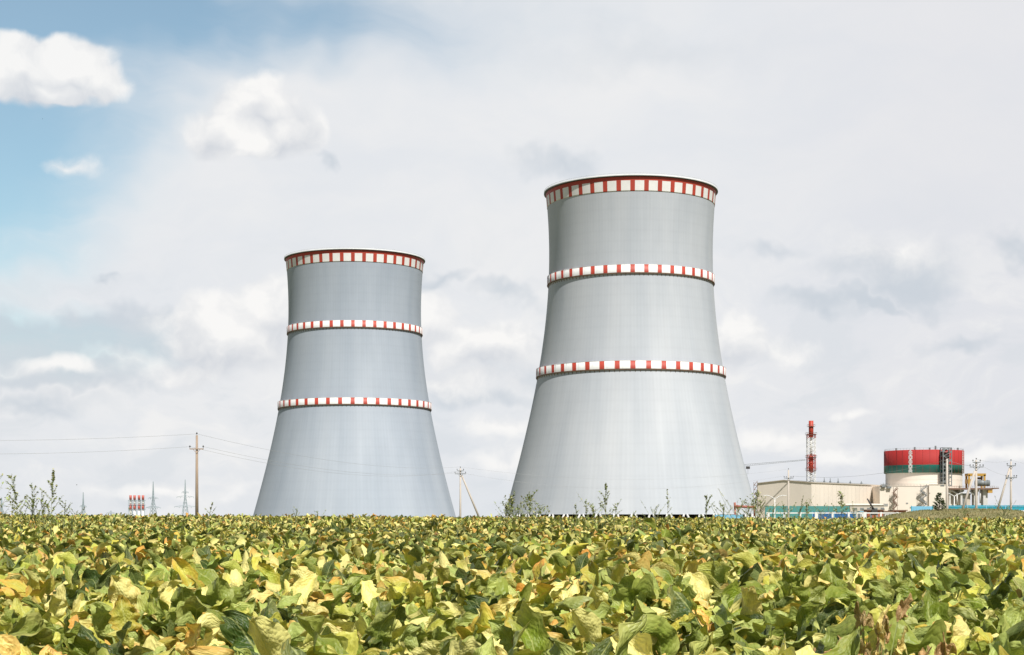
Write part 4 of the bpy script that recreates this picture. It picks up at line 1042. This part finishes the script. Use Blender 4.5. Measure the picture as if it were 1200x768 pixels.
    # grey ragged undersides
    greys = [(650, 205, 60, 26, .5), (388, 187, 30, 9, .45), (520, 325, 50, 16, .55), (1050, 318, 110, 38, .75), (960, 365, 80, 22, .6), (1020, 355, 60, 16, .7), (130, 325, 22, 10, .5), (90, 390, 230, 44, .95), (60, 440, 170, 24, .7), (560, 470, 110, 24, .6), (590, 350, 60, 20, .5), (650, 440, 60, 30, .4), (1130, 385, 60, 16, .5), (900, 300, 60, 18, .4), (1195, 290, 40, 20, .5), (40, 470, 130, 20, .45), (760, 60, 260, 40, .25)]
    wv2 = VM('SCALE', VM('SUBTRACT', noise(P, 1.7, 4, .6, True), (.5, .5, .5)).outputs[0], s=.75).outputs[0]; Pg = VM('ADD', P, wv2).outputs[0]; acc = None
    for b in greys:
        d = M('MAXIMUM', blob(nt, Pg, *b, fn), 0.0); acc = d if acc is None else M('MAXIMUM', acc, d)
    col = mix(M('MULTIPLY', sm(acc, .0, .55), .62), col, (.53, .595, .665))
    # cumulus, lit from the sun's side
    g1 = N(nt, 'ShaderNodeGroup'); g1.node_tree = g; L(P, g1.inputs[0])
    dens = g1.outputs[0]; relief = g1.outputs[1]
    shade = M('ADD', M('ADD', .50, M('MULTIPLY', relief, 1.5)), M('MULTIPLY', dens, .25), clamp=True)
    ccol = mix(shade, (.64, .67, .72), (.955, .945, .93))
    col = mix(M('MULTIPLY', sm(dens, -.03, .30), .95), col, ccol)
    clear = N(nt, 'ShaderNodeVectorMath', operation='MULTIPLY'); L(sky.outputs[0], clear.inputs[0]); clear.inputs[1].default_value = (.066, .066, .060)  # sky out of view, dimmed to clear blue to cut ambient fill
    off = M('MAXIMUM', sm(M('ABSOLUTE', az), 5.0, 8.5), sm(el, 4.2, 7.5))
    col = mix(M('MULTIPLY', off, M('SUBTRACT', 1.0, M('MULTIPLY', sm(dens, -.1, .3), .6))), col, clear.outputs[0])
    L(col, bg.inputs['Color']); bg.inputs['Strength'].default_value = 1.0
    w.cycles.sampling_method = 'MANUAL'; w.cycles.sample_map_resolution = 512
world()
sd = bpy.data.lights.new('sun', 'SUN'); sd.energy = 5.6; sd.angle = R(.6); sd.color = (1.0, .965, .905)
so = bpy.data.objects.new('sun', sd); C.objects.link(so)
dirv = Vector((math.sin(SUN_AZ)*math.cos(SUN_EL), math.cos(SUN_AZ)*math.cos(SUN_EL), math.sin(SUN_EL)))
so.rotation_euler = (-dirv).to_track_quat('-Z', 'Y').to_euler()

cam = bpy.data.cameras.new('camera'); co = bpy.data.objects.new('camera', cam); C.objects.link(co)
co.location = (0, 0, EYE); co.rotation_euler = (R(90), 0, 0)
cam.sensor_width = 36; cam.lens = 36*F/1200; cam.shift_y = (HY-384)/1200; cam.clip_start = .1; cam.clip_end = 40000
sc = bpy.context.scene; sc.camera = co
sc.cycles.max_bounces = 5; sc.cycles.diffuse_bounces = 3; sc.cycles.transmission_bounces = 3; sc.cycles.glossy_bounces = 2
sc.view_settings.view_transform = 'Standard'; sc.view_settings.look = 'None'; sc.view_settings.exposure = 0; sc.view_settings.gamma = 1
